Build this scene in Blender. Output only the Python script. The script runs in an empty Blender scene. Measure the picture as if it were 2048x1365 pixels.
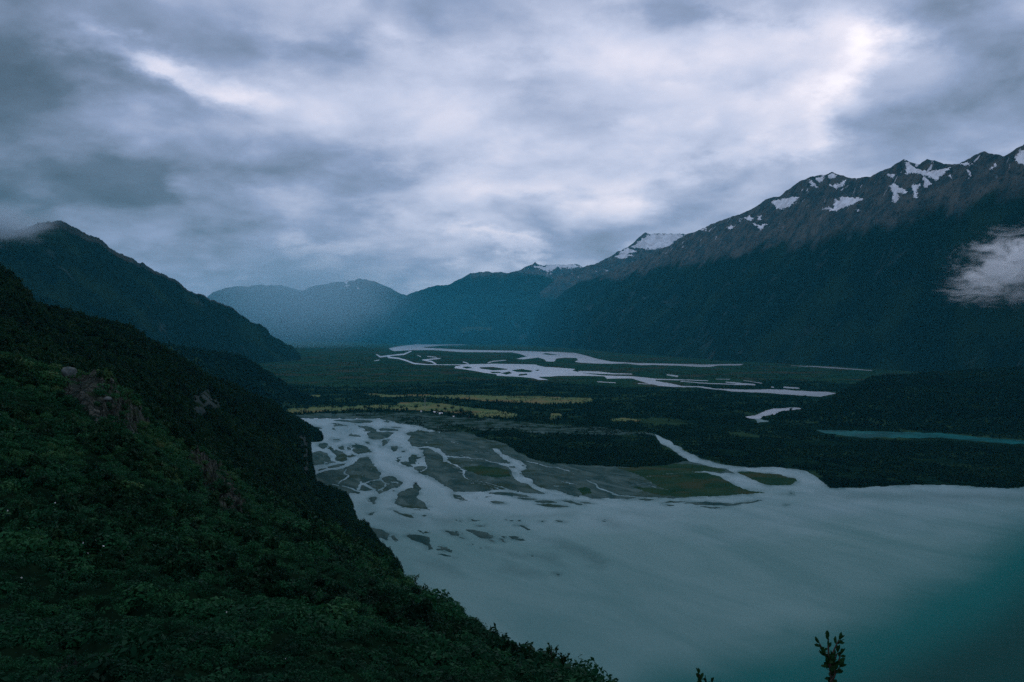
import bpy, bmesh, math, random
import numpy as np
from mathutils import Vector
from mathutils.bvhtree import BVHTree

# ------------------------------------------------------------------ camera, sky, sun, exposure
sc = bpy.context.scene
C = sc.collection
random.seed(7); rng = np.random.default_rng(7)
F = 1774.0            # focal length in photograph pixels (2048 wide)
HZ = 662.0            # photograph row of the horizon
H = 250.0             # eye height above the valley floor, metres
R = math.radians

cd = bpy.data.cameras.new('camera'); cam = bpy.data.objects.new('camera', cd); C.objects.link(cam)
cd.sensor_width = 36; cd.lens = 36 * F / 2048; cd.shift_y = -(682.5 - HZ) / 2048
cd.clip_start = 0.2; cd.clip_end = 200000
cam.location = (0, 0, H); cam.rotation_euler = (R(90), 0, 0)
sc.camera = cam

SUN_EL, SUN_AZ = 42, 22          # degrees; azimuth to the right of the view direction
world = bpy.data.worlds.new('World'); sc.world = world; world.use_nodes = True
WT = world.node_tree; WT.nodes.clear()

class NB:
    """small helper that chains shader math"""
    def __init__(s, t): s.t = t
    def n(s, typ, **kw):
        x = s.t.nodes.new(typ)
        for k, v in kw.items(): setattr(x, k, v)
        return x
    def put(s, sock, v):
        if isinstance(v, bpy.types.NodeSocket): s.t.links.new(v, sock)
        elif v is not None: sock.default_value = v
    def m(s, op, a, b=None, c=None, clamp=False):
        x = s.n('ShaderNodeMath', operation=op, use_clamp=clamp)
        s.put(x.inputs[0], a)
        if b is not None: s.put(x.inputs[1], b)
        if c is not None: s.put(x.inputs[2], c)
        return x.outputs[0]
    def ss(s, v, a, b, lo=0.0, hi=1.0):
        x = s.n('ShaderNodeMapRange', interpolation_type='SMOOTHSTEP')
        s.put(x.inputs['Value'], v); s.put(x.inputs['From Min'], a); s.put(x.inputs['From Max'], b)
        s.put(x.inputs['To Min'], lo); s.put(x.inputs['To Max'], hi)
        return x.outputs['Result']
    def xyz(s, a, b, c):
        x = s.n('ShaderNodeCombineXYZ'); s.put(x.inputs[0], a); s.put(x.inputs[1], b); s.put(x.inputs[2], c); return x.outputs[0]
    def noise(s, vec, scale, detail=4, rough=0.5, dist=0.0):
        x = s.n('ShaderNodeTexNoise'); s.put(x.inputs['Vector'], vec)
        s.put(x.inputs['Scale'], scale); x.inputs['Detail'].default_value = detail
        x.inputs['Roughness'].default_value = rough; x.inputs['Distortion'].default_value = dist
        return x.outputs['Fac'] if 'Fac' in x.outputs else x.outputs[0]
    def ramp(s, v, stops):
        x = s.n('ShaderNodeValToRGB'); s.put(x.inputs[0], v)
        e = x.color_ramp.elements
        while len(e) < len(stops): e.new(0.5)
        for i, (p, c) in enumerate(stops):
            e[i].position = p; e[i].color = (*c, 1)
        return x.outputs[0]
    def mix(s, f, a, b):
        x = s.n('ShaderNodeMix', data_type='RGBA')
        s.put(x.inputs[0], f)
        s.put(x.inputs[6], a if isinstance(a, bpy.types.NodeSocket) else (*a, 1))
        s.put(x.inputs[7], b if isinstance(b, bpy.types.NodeSocket) else (*b, 1))
        return x.outputs[2]
    def attr(s, name):
        return s.n('ShaderNodeAttribute', attribute_name=name).outputs['Fac']

w = NB(WT)
tc = w.n('ShaderNodeTexCoord'); sep = w.n('ShaderNodeSeparateXYZ'); WT.links.new(tc.outputs['Generated'], sep.inputs[0])
dx, dy, dz = sep.outputs
front = w.ss(dy, 0.05, 0.35)
ysafe = w.m('MAXIMUM', dy, 0.05)
u0 = w.m('DIVIDE', dx, ysafe); v0 = w.m('DIVIDE', dz, ysafe)
zpos = w.m('ADD', w.m('MAXIMUM', dz, 0.0), 0.30)
cx = w.m('DIVIDE', dx, zpos); cy = w.m('DIVIDE', dy, zpos)
cvec = w.xyz(cx, cy, 0.0)
wn1 = w.noise(w.xyz(cx, cy, 3.3), 2.6, 7, 0.58)
wn2 = w.noise(w.xyz(cx, cy, 9.1), 2.6, 7, 0.58)
u = w.m('ADD', u0, w.m('MULTIPLY', w.m('SUBTRACT', wn1, 0.5), 0.36))
v = w.m('ADD', v0, w.m('MULTIPLY', w.m('SUBTRACT', wn2, 0.5), 0.26))
n_big = w.noise(cvec, 1.5, 7, 0.56, 0.4)
n_fine = w.noise(w.xyz(cx, w.m('MULTIPLY', cy, 1.0), 5.7), 4.2, 8, 0.54, 0.2)
n_str = w.noise(w.xyz(w.m('MULTIPLY', u0, 3.0), w.m('MULTIPLY', v0, 15.0), 2.0), 1.6, 5, 0.55, 0.6)
# cloud thickness patches: px, py (photo direction), half-width, half-height, tilt deg, amount
BLOBS = [(1745, 108, 85, 40, -25, 0.22), (1715, 190, 85, 45, 20, 0.24), (1560, 135, 190, 75, 0, 0.19), (1330, 150, 260, 100, 0, 0.15), (930, 190, 330, 120, -5, 0.14),
         (385, 128, 130, 36, -8, 0.40), (330, 200, 200, 55, -8, -0.10), (1120, 350, 340, 50, 12, 0.17),
         (680, 375, 230, 60, 8, -0.08), (0, 260, 330, 420, 0, -0.33), (250, 480, 380, 130, 0, -0.09),
         (1960, 60, 210, 75, -20, -0.20), (2030, 300, 160, 200, 0, -0.14), (1350, 440, 300, 40, 15, -0.06),
         (985, 508, 85, 22, 5, 0.20), (620, 485, 140, 25, 5, 0.08), (1120, 130, 90, 60, -50, -0.08),
         (1560, 300, 170, 40, 20, -0.06), (1250, 20, 500, 50, 0, -0.05), (560, 40, 260, 45, 0, -0.05), (700, 560, 400, 60, 0, -0.02)]
tot = None
for (px, py, a, b, tilt, amt) in BLOBS:
    uu, vv = (px - 1024) / F, (HZ - py) / F
    c_, s_ = math.cos(R(tilt)), math.sin(R(tilt))
    du = w.m('SUBTRACT', u, uu); dv = w.m('SUBTRACT', v, vv)
    p = w.m('MULTIPLY_ADD', du, c_ * F / a, w.m('MULTIPLY', dv, s_ * F / a))
    q = w.m('MULTIPLY_ADD', du, -s_ * F / b, w.m('MULTIPLY', dv, c_ * F / b))
    r2 = w.m('MULTIPLY_ADD', p, p, w.m('MULTIPLY', q, q))
    g = w.m('EXPONENT', w.m('MULTIPLY', r2, -0.8))
    tot = w.m('MULTIPLY', g, amt) if tot is None else w.m('MULTIPLY_ADD', g, amt, tot)
tot = w.m('MULTIPLY', tot, front)
bri = w.m('ADD', 0.575, tot)
bri = w.m('MULTIPLY_ADD', w.m('SUBTRACT', n_big, 0.5), 0.27, bri)
bri = w.m('MULTIPLY_ADD', w.m('SUBTRACT', n_fine, 0.5), 0.25, bri)
bri = w.m('MULTIPLY_ADD', w.m('SUBTRACT', n_str, 0.5), w.ss(v0, 0.0, 0.25, 0.16, 0.03), bri)
vo = w.n('ShaderNodeTexVoronoi', feature='F1', voronoi_dimensions='2D'); w.put(vo.inputs['Vector'], w.xyz(w.m('ADD', cx, w.m('MULTIPLY', wn1, 0.5)), w.m('ADD', cy, w.m('MULTIPLY', wn2, 0.5)), 1.3))
vo.inputs['Scale'].default_value = 3.2; vo.inputs['Detail'].default_value = 1.5; vo.inputs['Roughness'].default_value = 0.55
bri = w.m('MULTIPLY_ADD', w.m('SUBTRACT', 0.48, vo.outputs['Distance']), 0.17, bri)
lump = w.m('SUBTRACT', w.ss(n_fine, 0.36, 0.64), 0.5)
bri = w.m('MULTIPLY_ADD', lump, 0.07, bri)
ccol = w.ramp(bri, [(0.0, (0.040, 0.066, 0.088)), (0.22, (0.120, 0.170, 0.245)), (0.45, (0.310, 0.385, 0.575)),
                    (0.66, (0.62, 0.67, 0.86)), (0.86, (0.93, 0.90, 1.02)), (1.0, (1.2, 1.13, 1.2))])
sky = w.n('ShaderNodeTexSky', sky_type='NISHITA'); sky.sun_disc = False
sky.sun_elevation = R(SUN_EL); sky.sun_rotation = R(SUN_AZ); sky.altitude = 300
skyc = w.n('ShaderNodeVectorMath', operation='SCALE'); WT.links.new(sky.outputs[0], skyc.inputs[0]); skyc.inputs['Scale'].default_value = 0.06
final = w.mix(0.94, skyc.outputs[0], ccol)
bg = w.n('ShaderNodeBackground'); WT.links.new(final, bg.inputs[0]); bg.inputs[1].default_value = 1.0
wo = w.n('ShaderNodeOutputWorld'); WT.links.new(bg.outputs[0], wo.inputs[0])

sd = bpy.data.lights.new('sun', 'SUN'); sun = bpy.data.objects.new('sun', sd); C.objects.link(sun)
sd.energy = 0.5; sd.angle = R(35); sd.color = (1.0, 0.96, 0.93)
sdir = Vector((math.sin(R(SUN_AZ)) * math.cos(R(SUN_EL)), math.cos(R(SUN_AZ)) * math.cos(R(SUN_EL)), math.sin(R(SUN_EL))))
sun.rotation_euler = sdir.to_track_quat('Z', 'Y').to_euler()

sc.view_settings.view_transform = 'Standard'; sc.view_settings.look = 'None'
sc.view_settings.exposure = 0.0; sc.view_settings.gamma = 1.0; sc.view_settings.use_curve_mapping = False
sc.render.engine = 'CYCLES'
sc.cycles.use_denoising = False
sc.cycles.max_bounces = 6; sc.cycles.diffuse_bounces = 2; sc.cycles.glossy_bounces = 2
sc.cycles.volume_bounces = 4; sc.cycles.transparent_max_bounces = 12
sc.cycles.volume_step_rate = 0.4; sc.cycles.volume_max_steps = 256

# ------------------------------------------------------------------ helpers
def at(px, py, D): return np.array([(px - 1024) / F * D, D, H - (py - HZ) / F * D])
def gd(py): return H * F / (py - HZ)            # distance at which a photo row meets the valley floor
def crop(ox, oy, s, pts): return [(ox + a / s, oy + b / s) + tuple(c / s for c in r) for a, b, *r in pts]
A1 = lambda p: crop(600, 820, 6.827, p)
A2 = lambda p: crop(840, 840, 6.827, p)
A3 = lambda p: crop(640, 960, 5.689, p)
A4 = lambda p: crop(960, 960, 4.655, p)
A5 = lambda p: crop(740, 670, 4.876, p)
A6 = lambda p: crop(1100, 690, 3.413, p)
A7 = lambda p: crop(1120, 850, 3.413, p)
A8 = lambda p: crop(540, 770, 4.452, p)
B2 = lambda p: crop(1100, 640, 2.16, p)
B7 = lambda p: crop(1050, 280, 2.052, p)

def _hash(ix, iy, seed):
    h = (ix.astype(np.int64) * 374761393 + iy.astype(np.int64) * 668265263 + seed * 1442695041) & 0xffffffff
    h = ((h ^ (h >> 13)) * 1274126177) & 0xffffffff
    return ((h ^ (h >> 16)) & 0xffffff) / float(0xffffff)
def vnoise(x, y, seed=0):
    ix = np.floor(x); iy = np.floor(y); fx = x - ix; fy = y - iy
    fx = fx * fx * fx * (fx * (fx * 6 - 15) + 10); fy = fy * fy * fy * (fy * (fy * 6 - 15) + 10)
    a = _hash(ix, iy, seed); b = _hash(ix + 1, iy, seed); c = _hash(ix, iy + 1, seed); d = _hash(ix + 1, iy + 1, seed)
    return (a + (b - a) * fx) * (1 - fy) + (c + (d - c) * fx) * fy
def fbm(x, y, seed=0, o=5, gain=0.5):
    x = np.asarray(x, float); y = np.asarray(y, float); s = 0; a = 1; t = 0
    for i in range(o):
        s = s + a * (vnoise(x, y, seed + i * 17) * 2 - 1); t += a; a *= gain
        x, y = x * 1.93 + y * 0.35 + 3.7, y * 1.93 - x * 0.35 + 1.3
    return s / t
def ridged(x, y, seed=0, o=4): 
    x = np.asarray(x, float); y = np.asarray(y, float); s = 0; a = 1; t = 0
    for i in range(o):
        s = s + a * (1 - np.abs(vnoise(x, y, seed + i * 31) * 2 - 1)); t += a; a *= 0.5
        x, y = x * 2.03 + 7.7, y * 2.03 + 2.1
    return s / t

def mesh_np(name, V, faces, mat=None, attrs=None, smooth=True, parent=None):
    me = bpy.data.meshes.new(name)
    V = np.asarray(V, np.float32); faces = np.asarray(faces, np.int32)
    n = faces.shape[1]
    me.vertices.add(len(V)); me.vertices.foreach_set('co', V.ravel())
    me.loops.add(faces.size); me.loops.foreach_set('vertex_index', faces.ravel())
    me.polygons.add(len(faces)); me.polygons.foreach_set('loop_start', np.arange(0, faces.size, n, dtype=np.int32))
    if smooth: me.polygons.foreach_set('use_smooth', np.ones(len(faces), bool))
    for k, a in (attrs or {}).items():
        at_ = me.attributes.new(k, 'FLOAT', 'POINT'); at_.data.foreach_set('value', np.asarray(a, np.float32).ravel())
    me.update(calc_edges=True)
    if mat: me.materials.append(mat)
    o = bpy.data.objects.new(name, me); C.objects.link(o)
    if parent: o.parent = parent
    return o
def sub_mesh(name, V, faces, mat, attrs=None, **k):
    used = np.unique(faces); remap = np.full(len(V), -1, np.int64); remap[used] = np.arange(len(used))
    return mesh_np(name, V[used], remap[faces], mat, {a: np.asarray(b).ravel()[used] for a, b in (attrs or {}).items()}, **k)
def tag(o, label=None, cat=None, group=None, kind=None):
    if label: o['label'] = label
    if cat: o['category'] = cat
    if group: o['group'] = group
    if kind: o['kind'] = kind
    return o
def grid_faces(nr, nc):
    i = np.arange(nr - 1)[:, None] * nc + np.arange(nc - 1)[None, :]
    return np.stack([i, i + 1, i + 1 + nc, i + nc], -1)          # (nr-1, nc-1, 4)

def poly_sd(P, X, Y, ky):
    """signed distance, positive inside, y stretched by ky"""
    P = np.array([(a, b * ky) for a, b in P], float); Yk = Y * ky
    d2 = np.full(X.shape, 1e12); ins = np.zeros(X.shape, bool)
    for i in range(len(P)):
        ax, ay = P[i]; bx, by = P[(i + 1) % len(P)]
        ex, ey = bx - ax, by - ay
        t = np.clip(((X - ax) * ex + (Yk - ay) * ey) / max(ex * ex + ey * ey, 1e-9), 0, 1)
        d2 = np.minimum(d2, (X - ax - t * ex) ** 2 + (Yk - ay - t * ey) ** 2)
        if ay != by:
            cr = ((ay > Yk) != (by > Yk)) & (X < (Yk - ay) / (by - ay) * ex + ax)
            ins ^= cr
    d = np.sqrt(d2)
    return np.where(ins, d, -d)
def line_sd(P, X, Y, ky):
    best = np.full(X.shape, -1e6); Yk = Y * ky
    for (ax, ay, aw), (bx, by, bw) in zip(P[:-1], P[1:]):
        ay *= ky; by *= ky; ex, ey = bx - ax, by - ay
        t = np.clip(((X - ax) * ex + (Yk - ay) * ey) / max(ex * ex + ey * ey, 1e-9), 0, 1)
        d = np.sqrt((X - ax - t * ex) ** 2 + (Yk - ay - t * ey) ** 2)
        best = np.maximum(best, (aw + (bw - aw) * t) * 0.5 - d)
    return best
def boxed(fn, P, X, Y, ky, fill=-40.0, mrg=22):
    xs = [p[0] for p in P]; ys = [p[1] for p in P]
    out = np.full(X.shape, fill)
    sel = (X > min(xs) - mrg) & (X < max(xs) + mrg) & (Y > min(ys) - mrg) & (Y < max(ys) + mrg)
    if sel.any(): out[sel] = fn(P, X[sel], Y[sel], ky)
    return out

# ------------------------------------------------------------------ materials
def mat(name, build, rough=0.9, spec=0.2):
    m_ = bpy.data.materials.new(name); m_.use_nodes = True
    t = m_.node_tree; b = t.nodes['Principled BSDF']; nb = NB(t)
    b.inputs['Roughness'].default_value = rough
    b.inputs['Specular IOR Level'].default_value = spec
    build(nb, b)
    return m_
def pos(nb): return nb.n('ShaderNodeNewGeometry').outputs['Position']
def bump(nb, b, hgt, strength, dist):
    x = nb.n('ShaderNodeBump'); x.inputs['Strength'].default_value = strength; x.inputs['Distance'].default_value = dist
    nb.put(x.inputs['Height'], hgt); nb.put(b.inputs['Normal'], x.outputs[0])
def simple(name, c1, c2, scale, rough=0.95, spec=0.0, bs=0.0, bd=1.0, c3=None, scale3=None):
    def f(nb, b):
        p = pos(nb); n = nb.noise(p, scale, 6, 0.6)
        col = nb.mix(nb.ss(n, 0.32, 0.68), c1, c2)
        if c3 is not None: col = nb.mix(nb.ss(nb.noise(p, scale3, 4, 0.6), 0.5, 0.62), col, c3)
        nb.put(b.inputs['Base Color'], col)
        if bs: bump(nb, b, nb.noise(p, scale * 2.3, 5, 0.65), bs, bd)
    return mat(name, f, rough, spec)

GREEN_D = (0.003, 0.010, 0.007)
def mountain_mat(name, treeline, band, rock1=(0.108, 0.102, 0.086), rock2=(0.040, 0.058, 0.060)):
    def f(nb, b):
        p = pos(nb); s = nb.n('ShaderNodeSeparateXYZ'); nb.put(s.inputs[0], p)
        n1 = nb.noise(p, 0.004, 6, 0.6); n2 = nb.noise(p, 0.03, 5, 0.65); n3 = nb.noise(p, 0.0012, 4, 0.5)
        z = nb.m('MULTIPLY_ADD', nb.m('SUBTRACT', n1, 0.5), 420.0, s.outputs[2])
        z = nb.m('MULTIPLY_ADD', nb.m('SUBTRACT', n3, 0.5), 300.0, z)
        z = nb.m('MULTIPLY_ADD', nb.attr('rim'), 900.0, z)
        fac = nb.ss(z, treeline - band, treeline + band)
        forest = nb.mix(nb.ss(n2, 0.35, 0.65), GREEN_D, (0.008, 0.022, 0.014))
        mp = nb.n('ShaderNodeMapping'); nb.put(mp.inputs[0], p); mp.inputs['Scale'].default_value = (1, 1, 0.45); mp.inputs['Rotation'].default_value = (0, R(20), R(25))
        n4 = nb.noise(mp.outputs[0], 0.0035, 7, 0.62, 1.2)
        forest = nb.mix(nb.m('MULTIPLY', nb.ss(n4, 0.57, 0.70), 0.5), forest, (0.062, 0.092, 0.088))
        forest = nb.mix(nb.m('MULTIPLY', nb.ss(nb.noise(p, 0.0022, 5, 0.6), 0.48, 0.66), 0.7), forest, (0.014, 0.034, 0.018))
        alp = nb.mix(nb.ss(nb.noise(p, 0.007, 6, 0.65), 0.4, 0.6), rock1, rock2)
        alp = nb.mix(nb.ss(n2, 0.5, 0.75), alp, (0.105, 0.108, 0.098))
        alp = nb.mix(nb.ss(nb.noise(p, 0.016, 6, 0.7), 0.52, 0.62), alp, (0.024, 0.040, 0.042))
        mq = nb.n('ShaderNodeMapping'); mq.vector_type = 'TEXTURE'; nb.put(mq.inputs[0], p); mq.inputs['Rotation'].default_value = (0, 0, R(35)); mq.inputs['Scale'].default_value = (1.0, 1.0, 2.2)
        fleck = nb.m('MULTIPLY', nb.ss(nb.noise(mq.outputs[0], 0.011, 6, 0.62, 0.8), 0.63, 0.66), nb.ss(s.outputs[2], treeline + 130, treeline + 330))
        alp = nb.mix(fleck, alp, (0.66, 0.67, 0.70))
        nb.put(b.inputs['Base Color'], nb.mix(fac, forest, alp))
        bump(nb, b, nb.noise(p, 0.045, 6, 0.7), 0.9, 22.0)
    return mat(name, f, 0.95, 0.0)

M_right = mountain_mat('forest_and_alpine_rock', 1060, 60)
M_far = mountain_mat('far_forest_and_rock', 1420, 130)
M_peak = mountain_mat('high_rock', 900, 200)
M_left = mountain_mat('left_forest_and_rock', 1010, 140, (0.055, 0.055, 0.045), (0.022, 0.032, 0.028))
M_wood = simple('wooded_ground', (0.003, 0.011, 0.007), (0.007, 0.020, 0.010), 0.05, bs=0.6, bd=2.0, c3=(0.020, 0.044, 0.020), scale3=0.006)
M_scrub = simple('scrub_ground', (0.007, 0.030, 0.016), (0.018, 0.048, 0.022), 0.006, bs=0.5, bd=1.0, c3=(0.036, 0.038, 0.020), scale3=0.0035)
M_meadow = simple('meadow_grass', (0.058, 0.105, 0.044), (0.130, 0.152, 0.064), 0.012, c3=(0.150, 0.122, 0.054), scale3=0.005)
M_clearing = simple('hill_clearing', (0.018, 0.036, 0.020), (0.055, 0.066, 0.036), 0.01)
M_grassflat = simple('sedge_flat', (0.009, 0.034, 0.018), (0.024, 0.050, 0.025), 0.02, c3=(0.034, 0.045, 0.023), scale3=0.012)
def gravel_f(nb, b):
    p = pos(nb)
    mp = nb.n('ShaderNodeMapping'); nb.put(mp.inputs[0], p); mp.vector_type = 'TEXTURE'; mp.inputs['Rotation'].default_value = (0, 0, R(-66)); mp.inputs['Scale'].default_value = (2.6, 0.9, 1)
    n = nb.noise(mp.outputs[0], 0.035, 8, 0.68, 0.6)
    col = nb.mix(nb.ss(n, 0.34, 0.66), (0.017, 0.046, 0.042), (0.062, 0.100, 0.088))
    col = nb.mix(nb.m('MULTIPLY', nb.ss(nb.noise(mp.outputs[0], 0.018, 7, 0.62, 1.5), 0.57, 0.63), 0.5), col, (0.095, 0.145, 0.135))
    col = nb.mix(nb.ss(nb.noise(p, 0.011, 6, 0.62), 0.53, 0.66), col, (0.024, 0.044, 0.026))
    col = nb.mix(nb.m('MULTIPLY', nb.ss(nb.noise(p, 0.5, 3, 0.7), 0.45, 0.8), 0.35), col, (0.09, 0.13, 0.115))
    # wet margins beside the water are darker stones
    nb.put(b.inputs['Base Color'], nb.mix(nb.ss(nb.attr('bank'), 0.0, 3.0, 0.45, 0.0), col, (0.016, 0.040, 0.038)))
    bump(nb, b, nb.noise(p, 0.3, 6, 0.7), 0.6, 0.3)
M_gravel = mat('river_gravel', gravel_f, 0.9, 0.0)
def scrubgravel_f(nb, b):
    p = pos(nb)
    n = nb.noise(p, 0.022, 7, 0.68)
    col = nb.mix(nb.ss(n, 0.44, 0.56), (0.045, 0.078, 0.068), (0.010, 0.026, 0.015))
    nb.put(b.inputs['Base Color'], col)
    bump(nb, b, n, 0.6, 0.6)
M_scrubgravel = mat('overgrown_gravel', scrubgravel_f, 0.9, 0.0)
def rock_f(nb, b):
    p = pos(nb); n = nb.noise(p, 0.45, 8, 0.68, 0.4)
    col = nb.ramp(n, [(0.30, (0.010, 0.018, 0.016)), (0.46, (0.022, 0.034, 0.028)), (0.56, (0.046, 0.052, 0.042)), (0.70, (0.095, 0.108, 0.094))])
    col = nb.mix(nb.ss(nb.noise(p, 0.25, 5, 0.6), 0.52, 0.62), col, (0.012, 0.028, 0.012))
    vo = nb.n('ShaderNodeTexVoronoi', feature='DISTANCE_TO_EDGE'); nb.put(vo.inputs['Vector'], p); vo.inputs['Scale'].default_value = 0.55; vo.inputs['Detail'].default_value = 2.0
    crack = nb.ss(vo.outputs['Distance'], 0.0, 0.07)
    nb.put(b.inputs['Base Color'], nb.mix(crack, (0.008, 0.014, 0.011), col))
    bump(nb, b, nb.m('MULTIPLY_ADD', crack, 0.6, nb.noise(p, 1.3, 8, 0.7)), 1.0, 0.6)
M_rock = mat('lichen_rock', rock_f, 0.9, 0.03)
M_cliff = simple('cliff_rock', (0.018, 0.032, 0.030), (0.055, 0.070, 0.066), 0.06, bs=1.0, bd=4.0, c3=(0.008, 0.020, 0.010), scale3=0.03)
M_boulder = simple('pale_boulder', (0.055, 0.075, 0.070), (0.12, 0.14, 0.13), 1.4, bs=0.8, bd=0.15, c3=(0.10, 0.095, 0.08), scale3=0.8)
def snow_f(nb, b):
    p = pos(nb); n = nb.noise(p, 0.012, 6, 0.6)
    nb.put(b.inputs['Base Color'], nb.mix(nb.ss(n, 0.42, 0.62), (0.80, 0.82, 0.85), (0.58, 0.58, 0.60)))
    bump(nb, b, n, 0.4, 6.0)
M_snow = mat('old_snow', snow_f, 0.6, 0.3)

def leaf_mat(name, stops, rough=0.55):
    def f(nb, b):
        oi = nb.n('ShaderNodeObjectInfo'); p = pos(nb)
        patch = nb.m('MULTIPLY_ADD', nb.noise(p, 0.008, 4, 0.6), 0.5, nb.m('MULTIPLY', nb.noise(p, 0.06, 5, 0.62), 0.5))
        fine = nb.noise(p, 2.5, 2, 0.5)
        v_ = nb.m('MULTIPLY_ADD', oi.outputs['Random'], 0.45, nb.m('MULTIPLY_ADD', nb.m('SUBTRACT', patch, 0.5), 2.6, 0.28))
        v_ = nb.m('MULTIPLY_ADD', nb.m('SUBTRACT', fine, 0.5), 0.5, v_)
        col = nb.ramp(v_, stops)
        nb.put(b.inputs['Base Color'], col)
        tr = nb.n('ShaderNodeBsdfTranslucent'); nb.put(tr.inputs[0], col)
        mx = nb.n('ShaderNodeMixShader'); mx.inputs[0].default_value = 0.25
        nb.put(mx.inputs[1], b.outputs[0]); nb.put(mx.inputs[2], tr.outputs[0])
        out = nb.t.nodes['Material Output']; nb.t.links.new(mx.outputs[0], out.inputs[0])
    return mat(name, f, rough, 0.03)
M_bush = leaf_mat('shrub_leaves', [(0.0, (0.002, 0.018, 0.010)), (0.4, (0.005, 0.042, 0.018)), (0.7, (0.013, 0.076, 0.028)), (0.92, (0.034, 0.100, 0.034)), (1.0, (0.060, 0.092, 0.034))])
M_tree = leaf_mat('tree_leaves', [(0.0, (0.002, 0.011, 0.007)), (0.45, (0.004, 0.026, 0.012)), (0.75, (0.010, 0.042, 0.017)), (1.0, (0.026, 0.056, 0.021))])
M_bark = simple('bark', (0.035, 0.028, 0.022), (0.075, 0.062, 0.050), 3.0, bs=0.5, bd=0.03)
M_white = simple('white_sheet_metal', (0.70, 0.71, 0.72), (0.80, 0.81, 0.82), 0.6, 0.5, 0.4)
M_door = simple('grey_shed_door', (0.10, 0.11, 0.12), (0.16, 0.17, 0.18), 1.0)
M_steel = simple('galvanised_steel', (0.22, 0.23, 0.24), (0.32, 0.33, 0.34), 0.5, 0.5, 0.5)
M_petal = simple('white_petals', (0.70, 0.70, 0.68), (0.82, 0.82, 0.80), 8.0, 0.7)

def water_mat(name, base_fn, rough=0.12, ripple=0.25, ior=1.333):
    def f(nb, b):
        p = pos(nb)
        nb.put(b.inputs['Base Color'], base_fn(nb, p))
        b.inputs['IOR'].default_value = ior
        b.inputs['Specular IOR Level'].default_value = 0.5
        mp = nb.n('ShaderNodeMapping'); nb.put(mp.inputs[0], p); mp.inputs['Scale'].default_value = (0.6, 1.0, 1.0)
        n = nb.m('ADD', nb.noise(mp.outputs[0], 0.35, 4, 0.6), nb.m('MULTIPLY', nb.noise(mp.outputs[0], 0.02, 4, 0.6), 2.0))
        bump(nb, b, n, ripple, 1.0)
    return mat(name, f, rough, 0.5)
def lake_base(nb, p):
    mp = nb.n('ShaderNodeMapping'); nb.put(mp.inputs[0], p); mp.vector_type = 'TEXTURE'; mp.inputs['Rotation'].default_value = (0, 0, R(-58)); mp.inputs['Scale'].default_value = (3.0, 0.8, 1)
    n = nb.noise(mp.outputs[0], 0.0075, 8, 0.64, 1.0)
    silt = nb.mix(nb.ss(n, 0.34, 0.64), (0.080, 0.182, 0.172), (0.116, 0.220, 0.208))
    silt = nb.mix(nb.attr('silt_sheen'), silt, nb.mix(nb.ss(n, 0.34, 0.64), (0.165, 0.265, 0.275), (0.225, 0.325, 0.335)))  # paler delta silt, with the grazing sky reflection put into the colour too
    silt = nb.mix(nb.m('MULTIPLY', nb.attr('shoal'), 0.9), silt, (0.038, 0.105, 0.100))
    sl = nb.m('MULTIPLY_ADD', nb.m('SUBTRACT', nb.noise(p, 0.008, 6, 0.6, 0.5), 0.5), 0.5, nb.attr('silt'))
    return nb.mix(nb.ss(sl, 0.1, 0.9), nb.mix(nb.ss(nb.attr('silt'), -0.6, 0.2), (0.000, 0.044, 0.038), (0.000, 0.100, 0.090)), silt)
M_lake = water_mat('silty_lake', lake_base, 0.25, 0.4, 1.045)
M_river = water_mat('braided_river', lambda nb, p: nb.mix(nb.ss(nb.noise(p, 0.004, 4, 0.6), 0.4, 0.6), (0.36, 0.42, 0.46), (0.44, 0.49, 0.55)), 0.2, 0.25)
M_slough = water_mat('turquoise_water', lambda nb, p: nb.mix(nb.ss(nb.noise(p, 0.01, 4, 0.6), 0.4, 0.6), (0.001, 0.055, 0.054), (0.004, 0.098, 0.094)), 0.25, 0.2, 1.05)

# ------------------------------------------------------------------ valley floor, lake and river
COLS = np.arange(-160, 2212, 2.0)
ROWS = np.concatenate([np.arange(672.5, 700, 0.9), np.arange(700, 1010, 1.0), np.arange(1010, 1176, 1.25)])
PX, PY = np.meshgrid(COLS, ROWS)
near = np.clip((PY - 740) / 90, 0.12, 1)
nx = PX + fbm(PX / 16, PY / 6, 3, 4, 0.6) * 4.2 * near + fbm(PX / 4, PY / 2, 5, 3, 0.6) * 1.5 * near
ny = PY + fbm(PX / 15, PY / 6, 8, 4, 0.6) * 1.9 * near + fbm(PX / 5, PY / 2.2, 11, 3, 0.6) * 0.5 * near

LAND = [(-400, 672), (2600, 672), (2600, 985), (2048, 974), (2017, 978), (1956, 974), (1887, 970), (1822, 970), (1720, 976), (1656, 976), (1551, 986)] \
    + A7([(1330, 468), (1100, 485), (860, 495)]) + A4([(1800, 172), (1640, 165), (1500, 160), (1380, 178), (1180, 170), (1050, 175), (960, 150)]) \
    + A2([(2010, 1015), (1730, 1010), (1500, 1000), (1330, 970), (1200, 950), (960, 955), (880, 980), (680, 985), (480, 985), (420, 950), (300, 870), (180, 785)]) \
    + A1([(1638, 872), (1580, 825), (1650, 850), (1730, 805), (1745, 760), (1715, 700), (1720, 660), (1690, 620), (1690, 560), (1620, 515), (1530, 490), (1490, 430), (1480, 350), (1450, 310),
          (1620, 280), (1800, 300), (1850, 290), (1650, 235), (1350, 185), (1100, 122), (700, 122), (300, 118), (0, 118)]) + [(400, 836), (-400, 836)]
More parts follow.
